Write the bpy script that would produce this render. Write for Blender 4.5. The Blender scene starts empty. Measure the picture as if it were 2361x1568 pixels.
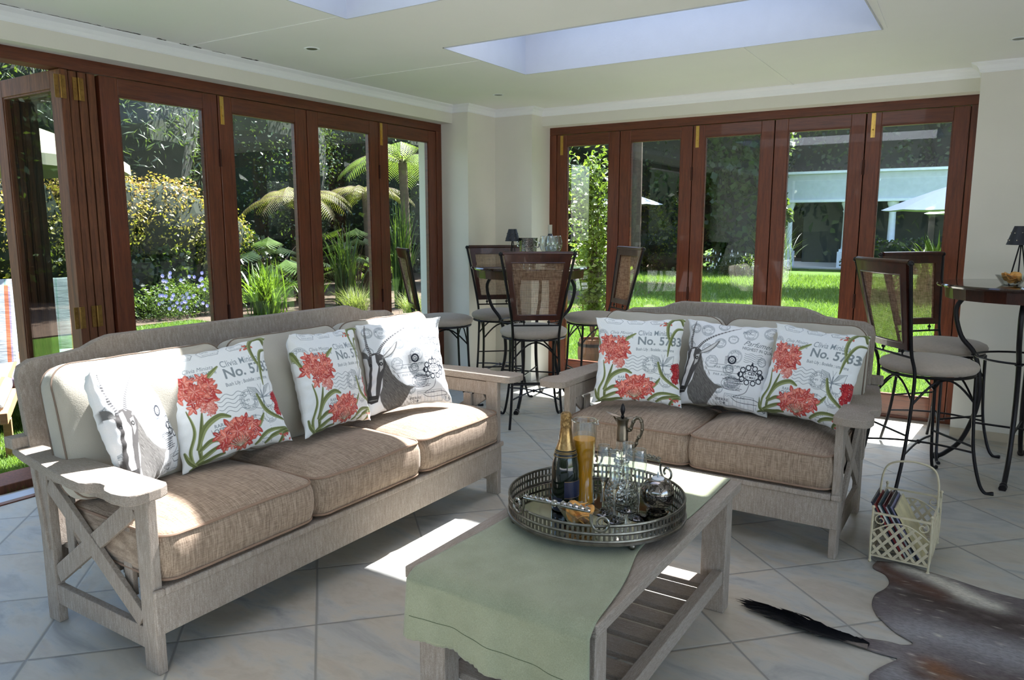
SUN_E = 44.0; SKY_E = 1.0; EXPO = 0.05
import bpy, bmesh, math, random
import numpy as np
from mathutils import Vector, Matrix, Euler
PI = math.pi
R_ = random.Random(7)
SC = bpy.context.scene
COL = SC.collection

# ------------------------------------------------------------------ scene objects
def tag(o, label=None, cat=None, group=None, kind=None):
    if label: o['label'] = label
    if cat: o['category'] = cat
    if group: o['group'] = group
    if kind: o['kind'] = kind
    return o

def thing(name, label, cat, loc=(0, 0, 0), rz=0.0, group=None, kind=None):
    o = bpy.data.objects.new(name, None)
    o.empty_display_size = 0.1
    o.location = loc
    o.rotation_euler = (0, 0, rz)
    COL.objects.link(o)
    return tag(o, label, cat, group, kind)

def wmat(o):
    m = Matrix.LocRotScale(o.location, o.rotation_euler, o.scale)
    while o.parent:
        o = o.parent
        m = Matrix.LocRotScale(o.location, o.rotation_euler, o.scale) @ m
    return m

def dup(root, loc=None, rz=None, label=None, group=None):
    c = root.copy(); COL.objects.link(c)
    for ch in list(root.children):
        d = ch.copy(); COL.objects.link(d); d.parent = c
        for g in list(ch.children):
            e = g.copy(); COL.objects.link(e); e.parent = d
    if loc is not None: c.location = loc
    if rz is not None: c.rotation_euler = (0, 0, rz)
    if label: c['label'] = label
    if group: c['group'] = group
    return c

class MB:
    """collects geometry for ONE mesh object"""
    def __init__(self):
        self.v = []; self.f = []; self.m = []
    def add(self, vs, fs, mi=0):
        b = len(self.v)
        self.v.extend([tuple(p) for p in vs])
        self.f.extend([tuple(b + i for i in f) for f in fs])
        self.m.extend([mi] * len(fs))
        return self
    def box(self, x0, x1, y0, y1, z0, z1, mi=0):
        vs = [(x, y, z) for z in (z0, z1) for y in (y0, y1) for x in (x0, x1)]
        return self.add(vs, [(0, 2, 3, 1), (4, 5, 7, 6), (0, 1, 5, 4), (2, 6, 7, 3), (0, 4, 6, 2), (1, 3, 7, 5)], mi)
    def bar(self, a, b, w, t, up=(0, 0, 1), mi=0):
        """box beam from a to b, w across, t along `up`"""
        a = Vector(a); b = Vector(b); d = (b - a).normalized(); up = Vector(up)
        s = d.cross(up)
        if s.length < 1e-5: s = d.cross(Vector((1, 0, 0)))
        s.normalize(); u = s.cross(d).normalized()
        s *= w / 2; u *= t / 2
        vs = [a - s - u, a + s - u, a + s + u, a - s + u, b - s - u, b + s - u, b + s + u, b - s + u]
        return self.add(vs, [(0, 1, 2, 3), (7, 6, 5, 4), (0, 4, 5, 1), (1, 5, 6, 2), (2, 6, 7, 3), (3, 7, 4, 0)], mi)
    def tube(self, pts, r, n=8, closed=False, caps=True, mi=0, flat=1.0):
        pts = [Vector(p) for p in pts]; k = len(pts)
        rr = r if isinstance(r, (list, tuple)) else [r] * k
        vs = []; prev = None
        for i, p in enumerate(pts):
            if closed: t = pts[(i + 1) % k] - pts[i - 1]
            else: t = pts[min(i + 1, k - 1)] - pts[max(i - 1, 0)]
            if t.length < 1e-9: t = Vector((0, 0, 1))
            t.normalize()
            if prev is None:
                a = Vector((0, 0, 1)) if abs(t.z) < .9 else Vector((1, 0, 0))
                s = t.cross(a).normalized()
            else:
                s = (prev - t * prev.dot(t))
                s = s.normalized() if s.length > 1e-6 else t.cross(Vector((0, 0, 1))).normalized()
            prev = s; u = t.cross(s)
            for j in range(n):
                an = 2 * PI * j / n
                vs.append(p + (s * math.cos(an) + u * math.sin(an) * flat) * rr[i])
        fs = []
        for i in range(k if closed else k - 1):
            i2 = (i + 1) % k
            for j in range(n):
                j2 = (j + 1) % n
                fs.append((i * n + j, i * n + j2, i2 * n + j2, i2 * n + j))
        if caps and not closed:
            fs.append(tuple(range(n))[::-1]); fs.append(tuple((k - 1) * n + j for j in range(n)))
        return self.add(vs, fs, mi)
    def lathe(self, prof, n=32, c=(0, 0, 0), mi=0, cap0=False, cap1=False, rot=0.0):
        vs = []; k = len(prof)
        for (r, z) in prof:
            for j in range(n):
                a = 2 * PI * j / n + rot
                vs.append((c[0] + r * math.cos(a), c[1] + r * math.sin(a), c[2] + z))
        fs = [(i * n + j, i * n + (j + 1) % n, (i + 1) * n + (j + 1) % n, (i + 1) * n + j) for i in range(k - 1) for j in range(n)]
        if cap0: fs.append(tuple(range(n))[::-1])
        if cap1: fs.append(tuple((k - 1) * n + j for j in range(n)))
        return self.add(vs, fs, mi)
    def ball(self, c, r, n=12, m=8, mi=0, sz=1.0):
        pr = [(r * math.sin(PI * i / m) + 1e-5, -r * sz * math.cos(PI * i / m)) for i in range(m + 1)]
        return self.lathe(pr, n, c, mi)
    def prism(self, poly, axis, a, b, mi=0):
        """extrude 2-D outline along axis from a to b"""
        n = len(poly)
        def P(p, t):
            if axis == 'x': return (t, p[0], p[1])
            if axis == 'y': return (p[0], t, p[1])
            return (p[0], p[1], t)
        vs = [P(p, a) for p in poly] + [P(p, b) for p in poly]
        fs = [tuple(range(n))[::-1], tuple(range(n, 2 * n))] + [(i, (i + 1) % n, n + (i + 1) % n, n + i) for i in range(n)]
        return self.add(vs, fs, mi)
    def build(self, name, mat, parent=None, world=False, smooth=False, bevel=0.0, loc=None, seg=2, auto=True):
        me = bpy.data.meshes.new(name)
        vs = self.v
        if world and parent is not None:
            inv = wmat(parent).inverted(); vs = [inv @ Vector(p) for p in vs]
        me.from_pydata([tuple(p) for p in vs], [], self.f)
        for mt in (mat if isinstance(mat, (list, tuple)) else [mat]): me.materials.append(mt)
        if any(self.m): me.polygons.foreach_set('material_index', self.m)
        me.validate(clean_customdata=False)
        bm = bmesh.new(); bm.from_mesh(me); bmesh.ops.recalc_face_normals(bm, faces=bm.faces); bm.to_mesh(me); bm.free()
        if smooth:
            me.polygons.foreach_set('use_smooth', [True] * len(me.polygons))
            if auto: sharp_edges(me, 40)
        o = bpy.data.objects.new(name, me); COL.objects.link(o)
        if parent is not None: o.parent = parent
        if loc is not None: o.location = loc
        if bevel > 0:
            b = o.modifiers.new('bevel', 'BEVEL'); b.width = bevel; b.segments = seg; b.limit_method = 'ANGLE'; b.angle_limit = 0.6
        return o

def sharp_edges(me, deg):
    bm = bmesh.new(); bm.from_mesh(me); a = math.radians(deg)
    for e in bm.edges:
        if len(e.link_faces) == 2 and e.calc_face_angle(0) > a: e.smooth = False
    bm.to_mesh(me); bm.free()

def bez(p, n=12):
    """smooth Catmull-Rom through points"""
    p = [Vector(q) for q in p]; out = []
    q = [p[0] * 2 - p[1]] + p + [p[-1] * 2 - p[-2]]
    for i in range(1, len(q) - 2):
        for k in range(n):
            t = k / n; a, b, c, d = q[i - 1], q[i], q[i + 1], q[i + 2]
            out.append(0.5 * ((2 * b) + (c - a) * t + (2 * a - 5 * b + 4 * c - d) * t * t + (3 * b - a - 3 * c + d) * t ** 3))
    out.append(p[-1]); return out

# ------------------------------------------------------------------ materials
def srgb(r, g, b):
    f = lambda c: (c / 255 / 12.92) if c / 255 <= 0.04045 else ((c / 255 + 0.055) / 1.055) ** 2.4
    return (f(r), f(g), f(b), 1)

class NT:
    def __init__(self, name):
        self.mat = bpy.data.materials.new(name); self.mat.use_nodes = True
        self.t = self.mat.node_tree; self.t.nodes.clear()
        self.out = self.n('ShaderNodeOutputMaterial')
    def n(self, typ, **kw):
        nd = self.t.nodes.new(typ)
        for k, v in kw.items():
            if k.startswith('i_'):
                nd.inputs[k[2:].replace('_', ' ')].default_value = v
            else: setattr(nd, k, v)
        return nd
    def l(self, a, b): self.t.links.new(a, b)
    def coord(self, kind='Object', scale=(1, 1, 1), rot=(0, 0, 0), loc=(0, 0, 0)):
        if kind == 'World':
            c = self.n('ShaderNodeNewGeometry').outputs['Position']
        else: c = self.n('ShaderNodeTexCoord').outputs[kind]
        m = self.n('ShaderNodeMapping'); m.inputs['Scale'].default_value = scale; m.inputs['Rotation'].default_value = rot; m.inputs['Location'].default_value = loc
        self.l(c, m.inputs['Vector']); return m.outputs[0]
    def noise(self, vec, scale=5, detail=4, rough=.55, dist=0):
        nd = self.n('ShaderNodeTexNoise'); nd.inputs['Scale'].default_value = scale; nd.inputs['Detail'].default_value = detail
        nd.inputs['Roughness'].default_value = rough; nd.inputs['Distortion'].default_value = dist
        self.l(vec, nd.inputs['Vector']); return nd.outputs['Fac']
    def ramp(self, fac, stops):
        r = self.n('ShaderNodeValToRGB'); e = r.color_ramp.elements
        while len(e) < len(stops): e.new(.5)
        for i, (p, c) in enumerate(stops): e[i].position = p; e[i].color = c if len(c) == 4 else (*c, 1)
        self.l(fac, r.inputs['Fac']); return r.outputs['Color']
    def mix(self, a, b, fac, mode='MIX'):
        m = self.n('ShaderNodeMix', data_type='RGBA', blend_type=mode)
        for s, v in ((m.inputs[6], a), (m.inputs[7], b), (m.inputs[0], fac)):
            if hasattr(v, 'is_linked') or hasattr(v, 'links'): self.l(v, s)
            else: s.default_value = v
        return m.outputs[2]
    def math(self, op, a, b=0.0, c=None):
        m = self.n('ShaderNodeMath', operation=op)
        for s, v in zip(m.inputs, (a, b, c)):
            if v is None: continue
            if hasattr(v, 'links'): self.l(v, s)
            else: s.default_value = v
        return m.outputs[0]
    def bump(self, h, strength=.3, dist=.01):
        b = self.n('ShaderNodeBump'); b.inputs['Strength'].default_value = strength; b.inputs['Distance'].default_value = dist
        self.l(h, b.inputs['Height']); return b.outputs[0]
    def pbr(self, color, rough=.6, metal=0.0, normal=None, spec=.5, sheen=0, coat=0, trans=0, ior=1.45):
        p = self.n('ShaderNodeBsdfPrincipled')
        for k, v in (('Base Color', color), ('Roughness', rough), ('Metallic', metal), ('Specular IOR Level', spec), ('Sheen Weight', sheen), ('Coat Weight', coat), ('Transmission Weight', trans), ('IOR', ior)):
            if hasattr(v, 'links'): self.l(v, p.inputs[k])
            else: p.inputs[k].default_value = v
        if normal is not None: self.l(normal, p.inputs['Normal'])
        self.l(p.outputs[0], self.out.inputs[0]); self.p = p
        return self.mat

def simple(name, col, rough=.6, metal=0, var=.06, scale=8, bump=0, bscale=60, **kw):
    t = NT(name); v = t.coord('Object'); c = t.noise(v, scale, 4)
    lo = tuple(max(0, x * (1 - var)) for x in col[:3]) + (1,); hi = tuple(min(1, x * (1 + var)) for x in col[:3]) + (1,)
    cc = t.ramp(c, [(.3, lo), (.7, hi)])
    nm = t.bump(t.noise(v, bscale, 3), bump, .004) if bump else None
    return t.pbr(cc, rough, metal, nm, **kw)

M = {}
def wood(name, dark, light, stretch, rough=.5, sc=1.0, bump=.25, coat=0, extra=None):
    t = NT(name); v = t.coord('Object', scale=stretch)
    n1 = t.noise(v, 6 * sc, 6, .6, .6); n2 = t.noise(v, 45 * sc, 3, .5, .2)
    f = t.math('ADD', t.math('MULTIPLY', n1, .7), t.math('MULTIPLY', n2, .3))
    c = t.ramp(f, [(.32, dark), (.68, light)])
    if extra:
        c = t.mix(c, extra, t.ramp(t.noise(t.coord('Object'), 3, 3), [(.45, (0, 0, 0, 1)), (.75, (.6, .6, .6, 1))]))
    return t.pbr(c, rough, 0, t.bump(f, bump, .004), coat=coat)

def rough_timber(name, stretch):
    # weathered, lime-washed rough sawn timber with fine saw marks
    t = NT(name); v = t.coord('Object', scale=stretch); o = t.coord('Object')
    n1 = t.noise(v, 150, 4, .7); n2 = t.noise(o, 5, 4); n3 = t.noise(o, 420, 2, .6)
    f = t.math('ADD', t.math('MULTIPLY', n1, .55), t.math('MULTIPLY', n3, .45))
    c = t.ramp(f, [(.32, srgb(126, 116, 107)), (.5, srgb(152, 142, 132)), (.68, srgb(180, 171, 162))])
    c = t.mix(c, srgb(126, 108, 95), t.ramp(n2, [(.4, (0, 0, 0, 1)), (.8, (.35, .35, .35, 1))]))
    return t.pbr(c, .85, 0, t.bump(f, .5, .004), spec=.2)

M['timber'] = rough_timber('weathered timber', (1, 1, .12))
M['timber_x'] = rough_timber('weathered timber along', (.25, 3, 3))
M['redwood_v'] = wood('red door timber upright', srgb(72, 34, 20), srgb(118, 60, 36), (7, 7, .5), .38, 1.4, .12, .2)
M['redwood_h'] = wood('red door timber level', srgb(70, 34, 20), srgb(114, 59, 36), (.5, .5, 7), .38, 1.4, .12, .2)
M['oldwood'] = wood('weathered door timber', srgb(70, 38, 24), srgb(128, 78, 50), (7, 7, .5), .6, 1.4, .2)
M['mahogany'] = wood('dark mahogany', srgb(38, 17, 12), srgb(74, 36, 25), (3, 3, 1), .3, 1.5, .08, .3)
M['tabletop'] = wood('dark polished table', srgb(34, 20, 17), srgb(58, 36, 30), (1, 4, 2), .12, 1, .05, .6)
M['iron'] = simple('wrought iron', srgb(38, 36, 38), .42, .6, .15, 20, .15, 90)
M['brass'] = simple('brass', srgb(200, 165, 90), .28, 1, .12, 30)
M['oldbrass'] = simple('aged brass', srgb(150, 116, 66), .42, 1, .2, 30)
M['wall'] = simple('cream plaster', srgb(222, 219, 210), .9, 0, .02, 3, .12, 50, spec=.2)
M['ceil'] = simple('ceiling paint', srgb(230, 230, 230), .85, 0, .015, 2, .05, 40, spec=.2)
M['trim'] = simple('cornice white', srgb(235, 237, 240), .7, 0, .015, 2)
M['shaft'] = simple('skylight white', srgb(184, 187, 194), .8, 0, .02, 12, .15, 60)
M['extwall'] = simple('outside plaster', srgb(206, 214, 206), .9, 0, .03, 3, .2, 50)
M['stoolfab'] = simple('stool seat fabric', srgb(176, 164, 152), .95, 0, .05, 60, .3, 300, sheen=.2)
M['beige'] = simple('back cushion cloth', srgb(172, 167, 155), .95, 0, .035, 10, .25, 260, sheen=.2)
M['backpipe'] = simple('cushion welt brown', srgb(120, 104, 92), .9)
M['silver'] = simple('tarnished silver', srgb(150, 148, 142), .24, 1, .25, 22, .1, 40)
M['pewter'] = simple('pewter', srgb(118, 114, 106), .35, 1, .3, 30, .15, 60)
M['chrome'] = simple('polished steel', srgb(205, 205, 205), .12, 1, .05, 20)
M['cream_metal'] = simple('cream painted metal', srgb(196, 186, 158), .55, 0, .1, 30, .2, 80)
M['black'] = simple('black tin', srgb(40, 42, 50), .5, .2, .1, 20)
M['white'] = simple('white paint', srgb(232, 236, 240), .7)
M['paper'] = simple('page edges', srgb(220, 218, 212), .8, 0, .1, 90)
M['liq'] = simple('green bottle glass', srgb(10, 20, 12), .08, 0, .1, 4, coat=.6)

def schlick(t, f0, k):
    """mirror share that grows towards grazing, the same from either side"""
    g = t.n('ShaderNodeNewGeometry'); d = t.n('ShaderNodeVectorMath', operation='DOT_PRODUCT')
    t.l(g.outputs['Normal'], d.inputs[0]); t.l(g.outputs['Incoming'], d.inputs[1])
    c = t.math('SUBTRACT', 1.0, t.math('ABSOLUTE', d.outputs['Value']))
    return t.math('MULTIPLY_ADD', t.math('POWER', c, 5.0), k, f0)

def glass_pane():
    # window pane: clear, with a Fresnel mirror and a faint tint
    t = NT('window glass')
    tr = t.n('ShaderNodeBsdfTransparent'); tr.inputs[0].default_value = (.95, .975, .965, 1)
    gl = t.n('ShaderNodeBsdfGlossy'); gl.inputs['Roughness'].default_value = 0.0; gl.inputs[0].default_value = (1, 1, 1, 1)
    m = t.n('ShaderNodeMixShader')
    t.l(schlick(t, .05, .9), m.inputs[0]); t.l(tr.outputs[0], m.inputs[1]); t.l(gl.outputs[0], m.inputs[2]); t.l(m.outputs[0], t.out.inputs[0])
    return t.mat
M['pane'] = glass_pane()

def tableglass():
    t = NT('clear drinking glass')
    tr = t.n('ShaderNodeBsdfTransparent'); tr.inputs[0].default_value = (.95, .97, .965, 1)
    gl = t.n('ShaderNodeBsdfGlossy'); gl.inputs['Roughness'].default_value = 0.03
    m = t.n('ShaderNodeMixShader')
    t.l(schlick(t, .13, 1.3), m.inputs[0]); t.l(tr.outputs[0], m.inputs[1]); t.l(gl.outputs[0], m.inputs[2]); t.l(m.outputs[0], t.out.inputs[0])
    return t.mat
M['glass'] = tableglass()
def solidglass():
    t = NT('solid glass'); return t.pbr((1, 1, 1, 1), .02, 0, None, trans=1, ior=1.5)
M['solid'] = solidglass()
def rimglass():
    t = NT('fire polished rim'); tr = t.n('ShaderNodeBsdfTransparent'); g = t.n('ShaderNodeBsdfGlossy'); g.inputs['Roughness'].default_value = .12
    m = t.n('ShaderNodeMixShader'); m.inputs[0].default_value = .62; t.l(tr.outputs[0], m.inputs[1]); t.l(g.outputs[0], m.inputs[2]); t.l(m.outputs[0], t.out.inputs[0]); return t.mat
M['rim'] = rimglass()
# ------------------------------------------------------------------ camera, sun, sky
cam = bpy.data.cameras.new('camera'); co = bpy.data.objects.new('camera', cam); COL.objects.link(co)
co.location = (3.6373, -5.4322, 1.3231)
cam.sensor_width = 36; cam.lens = 1732.6 / 2361 * 36; cam.clip_start = .05; cam.clip_end = 300
co.rotation_euler = (PI / 2 - .1507, 0, .5682)
SC.camera = co
to_sun = Vector((.05, .60, 1.0)).normalized()
sl = bpy.data.lights.new('sun', 'SUN'); so = bpy.data.objects.new('sun', sl); COL.objects.link(so)
sl.energy = SUN_E; sl.angle = .012; sl.color = (1, .985, .965)
so.rotation_euler = to_sun.to_track_quat('Z', 'Y').to_euler(); so.location = (2, 4, 12)
w = bpy.data.worlds.new('world'); SC.world = w; w.use_nodes = True
nt = w.node_tree; bg = nt.nodes['Background']
sky = nt.nodes.new('ShaderNodeTexSky'); sky.sky_type = 'NISHITA'; sky.sun_disc = False
sky.sun_elevation = math.asin(to_sun.z); sky.sun_rotation = math.atan2(to_sun.x, to_sun.y)
sky.air_density = 1.0; sky.dust_density = 2.0; sky.ozone_density = 1.0
nt.links.new(sky.outputs[0], bg.inputs[0]); bg.inputs[1].default_value = SKY_E
SC.view_settings.view_transform = 'Standard'; SC.view_settings.look = 'None'
SC.view_settings.gamma = 1; SC.view_settings.exposure = EXPO; SC.view_settings.use_curve_mapping = False
cy = SC.cycles
cy.use_denoising = True; cy.max_bounces = 12; cy.diffuse_bounces = 6; cy.glossy_bounces = 4; cy.transmission_bounces = 6; cy.transparent_max_bounces = 24
cy.sample_clamp_indirect = 6; cy.caustics_reflective = False; cy.caustics_refractive = False

# ------------------------------------------------------------------ floor
def tile_mat():
    t = NT('diagonal stone tiles')
    P = .4323; a = .811
    g = t.n('ShaderNodeNewGeometry'); s = t.n('ShaderNodeSeparateXYZ'); t.l(g.outputs['Position'], s.inputs[0])
    X = t.math('SUBTRACT', s.outputs[0], 1.5063); Y = t.math('SUBTRACT', s.outputs[1], -3.5077)
    u = t.math('DIVIDE', t.math('ADD', t.math('MULTIPLY', X, math.cos(a)), t.math('MULTIPLY', Y, math.sin(a))), P)
    v = t.math('DIVIDE', t.math('SUBTRACT', t.math('MULTIPLY', Y, math.cos(a)), t.math('MULTIPLY', X, math.sin(a))), P)
    def edge(k):
        f = t.math('FRACT', k); d = t.math('MINIMUM', f, t.math('SUBTRACT', 1.0, f)); return d
    d = t.math('MINIMUM', edge(u), edge(v))
    fu = t.math('FLOOR', u); fv = t.math('FLOOR', v)
    cb = t.n('ShaderNodeCombineXYZ'); t.l(fu, cb.inputs[0]); t.l(fv, cb.inputs[1])
    wn = t.n('ShaderNodeTexWhiteNoise', noise_dimensions='3D'); t.l(cb.outputs[0], wn.inputs[0])
    off = t.n('ShaderNodeVectorMath', operation='MULTIPLY_ADD'); t.l(wn.outputs['Color'], off.inputs[0]); off.inputs[1].default_value = (17, 17, 17); t.l(g.outputs['Position'], off.inputs[2])
    mp = t.n('ShaderNodeMapping'); mp.inputs['Scale'].default_value = (1, 2.2, 1); mp.inputs['Rotation'].default_value = (0, 0, .6); t.l(off.outputs[0], mp.inputs[0])
    n1 = t.noise(mp.outputs[0], 2.4, 6, .62, .8); n2 = t.noise(mp.outputs[0], 14, 5, .6, .3); n3 = t.noise(g.outputs['Position'], 60, 3)
    c = t.ramp(n1, [(.34, srgb(142, 143, 142)), (.45, srgb(168, 168, 163)), (.54, srgb(176, 170, 157)), (.63, srgb(168, 159, 145)), (.74, srgb(160, 163, 164))])
    c = t.mix(c, srgb(150, 144, 132), t.ramp(n2, [(.5, (0, 0, 0, 1)), (.8, (.55, .55, .55, 1))]))
    c = t.mix(c, srgb(190, 188, 178), t.math('MULTIPLY', wn.outputs['Value'], .25))
    gm = t.ramp(d, [(.006, (1, 1, 1, 1)), (.0115, (0, 0, 0, 1))])
    c = t.mix(c, srgb(132, 131, 126), gm)
    h = t.math('ADD', t.math('MULTIPLY', t.ramp(d, [(.004, (0, 0, 0, 1)), (.018, (1, 1, 1, 1))]), 1.0), t.math('MULTIPLY', n2, .12))
    ro = t.math('MULTIPLY_ADD', n2, .22, .30)
    return t.pbr(c, ro, 0, t.bump(h, .5, .003), spec=.45)
M['tiles'] = tile_mat()
DL, DR = .267, .2955
fl = MB().box(-DL - .03, 7.0, -8.6, DR + .02, -.12, 0).build('floor', M['tiles']); tag(fl, kind='structure')

# ------------------------------------------------------------------ walls / beams (thick, one mesh per wall)
ZC, ZB = 2.2800, 2.144
def struct(o, label=None): return tag(o, label, kind='structure')
struct(MB().box(-.51, 0, -.395, 0, -.1, 2.72).box(-.51, .3634, 0, .51, -.1, 2.72).build('wall_corner', M['wall']))
struct(MB().box(3.4854, 7.2, 0, .5, -.1, 2.72).build('wall_back', M['wall']))
struct(MB().box(-.51, -.1543, -8.6, -.395, ZB, 2.72).box(-.51, -.16, -8.6, -5.97, -.1, ZB).build('wall_left', M['wall']))
struct(MB().box(.3634, 3.4854, .1614, .51, ZB, 2.72).build('wall_back', M['wall']))
struct(MB().box(7.0, 7.2, -8.6, -7.6, -.1, 2.72).box(7.0, 7.2, -3.2, 0, -.1, 2.72).box(7.0, 7.2, -7.6, -3.2, ZB, 2.72).build('wall_right', M['wall']))
# rear of the room: a wide garden opening behind the camera
struct(MB().box(-.51, .4, -8.8, -8.6, -.1, 2.72).box(6.6, 7.2, -8.8, -8.6, -.1, 2.72).box(.4, 6.6, -8.8, -8.6, ZB, 2.72).build('wall_rear', M['wall']))

# ceiling slab pierced by the skylight shafts
SKY = [(1.022, 3.087, -2.035, -1.18), (1.0, 3.087, -3.59, -2.735)]
SHZ = 2.70
cb = MB()
x0, x1, y0, y1 = -.51, 7.2, -8.8, .51
cb.box(x0, 1.0, y0, y1, ZC, SHZ); cb.box(3.087, x1, y0, y1, ZC, SHZ)
ys = [y0, -3.59, -2.735, -2.035, -1.18, y1]
for i in range(0, 6, 2): cb.box(1.0, 3.087, ys[i], ys[i + 1], ZC, SHZ)
cb.box(1.0, 1.022, -2.035, -1.18, ZC, SHZ)
struct(cb.build('ceiling', M['ceil']))
# white linings of the shafts (boards, 6 mm) with a thin bead round the mouth
for i, (a, b, c, d) in enumerate(SKY):
    s = MB(); e = .006
    s.box(a, a + e, c, d, ZC - .004, SHZ); s.box(b - e, b, c, d, ZC - .004, SHZ); s.box(a, b, c, c + e, ZC - .004, SHZ); s.box(a, b, d - e, d, ZC - .004, SHZ)
    o = s.build('trim_%d' % (i + 10), M['shaft']); struct(o)
# skylight panes: grey tint added to dim the sun and sky light
def sky_pane():
    t = NT('dimming skylight sheet'); tr = t.n('ShaderNodeBsdfTransparent'); tr.inputs[0].default_value = (.52, .525, .535, 1)
    gl = t.n('ShaderNodeBsdfGlossy'); gl.inputs['Roughness'].default_value = .1; m = t.n('ShaderNodeMixShader'); t.l(schlick(t, .04, .5), m.inputs[0]); t.l(tr.outputs[0], m.inputs[1]); t.l(gl.outputs[0], m.inputs[2]); t.l(m.outputs[0], t.out.inputs[0]); return t.mat
M['skypane'] = sky_pane()
for i, (a, b, c, d) in enumerate(SKY):
    me = MB().add([(a - .03, c - .03, SHZ + .004), (b + .03, c - .03, SHZ + .004), (b + .03, d + .03, SHZ + .004), (a - .03, d + .03, SHZ + .004)], [(0, 1, 2, 3)]).build('window_%d' % (i + 1), M['skypane']); struct(me)
for i, (a, b, c, d) in enumerate(SKY):                   # unseen side strips, added to narrow the sun patches
    o = MB().box(a - .03, 1.130, c - .03, d + .03, SHZ + .006, SHZ + .04).box(3.020, b + .03, c - .03, d + .03, SHZ + .006, SHZ + .04).build('trim_%d' % (i + 20), M['white']); struct(o)
# roof overhang outside (shades the doors)
struct(MB().box(-1.0, 7.6, .512, .93, 2.30, 2.42).box(-1.0, -.512, -8.8, .512, 2.30, 2.42).build('ceiling', M['extwall']))

# cornice swept along the wall line
line = [(-.1543, -8.6), (-.1543, -.395), (0, -.395), (0, 0), (.3634, 0), (.3634, .1614), (3.4854, .1614), (3.4854, 0), (7.0, 0)]
prof = [(0, 0), (.004, .0), (.010, .006), (.014, .02), (.026, .038), (.046, .047), (.052, .05), (.055, .057), (0, .057)]
c = MB(); rings = []
for i, p in enumerate(line):
    def nrm(q, r):
        d = Vector((r[0] - q[0], r[1] - q[1])).normalized(); return Vector((d.y, -d.x))
    ns = []
    if i > 0: ns.append(nrm(line[i - 1], p))
    if i < len(line) - 1: ns.append(nrm(p, line[i + 1]))
    off = ns[0] if len(ns) == 1 else ns[0] + ns[1]
    rings.append([(p[0] + off.x * q[0], p[1] + off.y * q[0], ZC - .057 + q[1]) for q in prof])
k = len(prof)
for i in range(len(rings) - 1):
    c.add(rings[i] + rings[i + 1], [(j, (j + 1) % k, k + (j + 1) % k, k + j) for j in range(k)])
o = c.build('trim_1', M['trim']); struct(o)
# ceiling board joints: low taped ridges
j = MB()
for (a, b) in [((-.09, -1.67), (1.0, -1.66)), ((-.1, -2.80), (1.0, -2.78)), ((2.395, -1.175), (2.38, .11)), ((3.10, -1.2), (3.118, -1.75))]:
    j.bar((a[0], a[1], ZC - .0005), (b[0], b[1], ZC - .0005), .014, .005)
o = j.build('trim_2', M['ceil']); struct(o)
# plaster cracks where the cornice has come away
ck = MB()
def crack(y0, y1, w):
    n = max(4, int(abs(y1 - y0) / .02)); pts = []
    for i in range(n + 1):
        y = y0 + (y1 - y0) * i / n; pts.append((-.100 + R_.uniform(-.004, .004), y))
    for i in range(n):
        ww = w * R_.uniform(.4, 1.2); a, b = pts[i], pts[i + 1]
        ck.add([(a[0], a[1], ZC - .0012), (a[0] + ww, a[1], ZC - .0012), (b[0] + ww, b[1], ZC - .0012), (b[0], b[1], ZC - .0012), (a[0], a[1], ZC + .004), (a[0] + ww, a[1], ZC + .004), (b[0] + ww, b[1], ZC + .004), (b[0], b[1], ZC + .004)],
               [(0, 1, 2, 3), (4, 7, 6, 5), (0, 4, 5, 1), (1, 5, 6, 2), (2, 6, 7, 3), (3, 7, 4, 0)])
for a, b, w in [(-3.75, -3.2, .006), (-3.2, -3.08, .010), (-2.99, -2.94, .013), (-2.86, -2.80, .016), (-2.78, -2.73, .014), (-2.66, -2.55, .004), (-2.47, -2.36, .015)]: crack(a, b, w)
M['dark'] = simple('dark gap', srgb(30, 28, 26), .9)
o = ck.build('trim_3', M['dark']); struct(o)
# downlights
dlm = MB().lathe([(.030, -.002), (.040, -.004), (.043, .0), (.040, .003), (.030, .003)], 24)
dl = thing('downlight', 'small round recessed ceiling downlight in front of the left glass doors', 'ceiling light', (.405, -2.40, ZC), 0, 'recessed ceiling downlights')
dlm.build('rim', M['white'], dl, smooth=True)
MB().lathe([(.0005, -.0008), (.012, -.001), (.030, -.0018)], 24).build('bulb', simple('lamp lens', srgb(90, 96, 96), .3, .4), dl, smooth=True)
dup(dl, (.455, -.635, ZC), None, 'small round recessed ceiling downlight near the room corner')
dup(dl, (3.655, -.59, ZC), None, 'small round recessed ceiling downlight above the right hand bar table')

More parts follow.
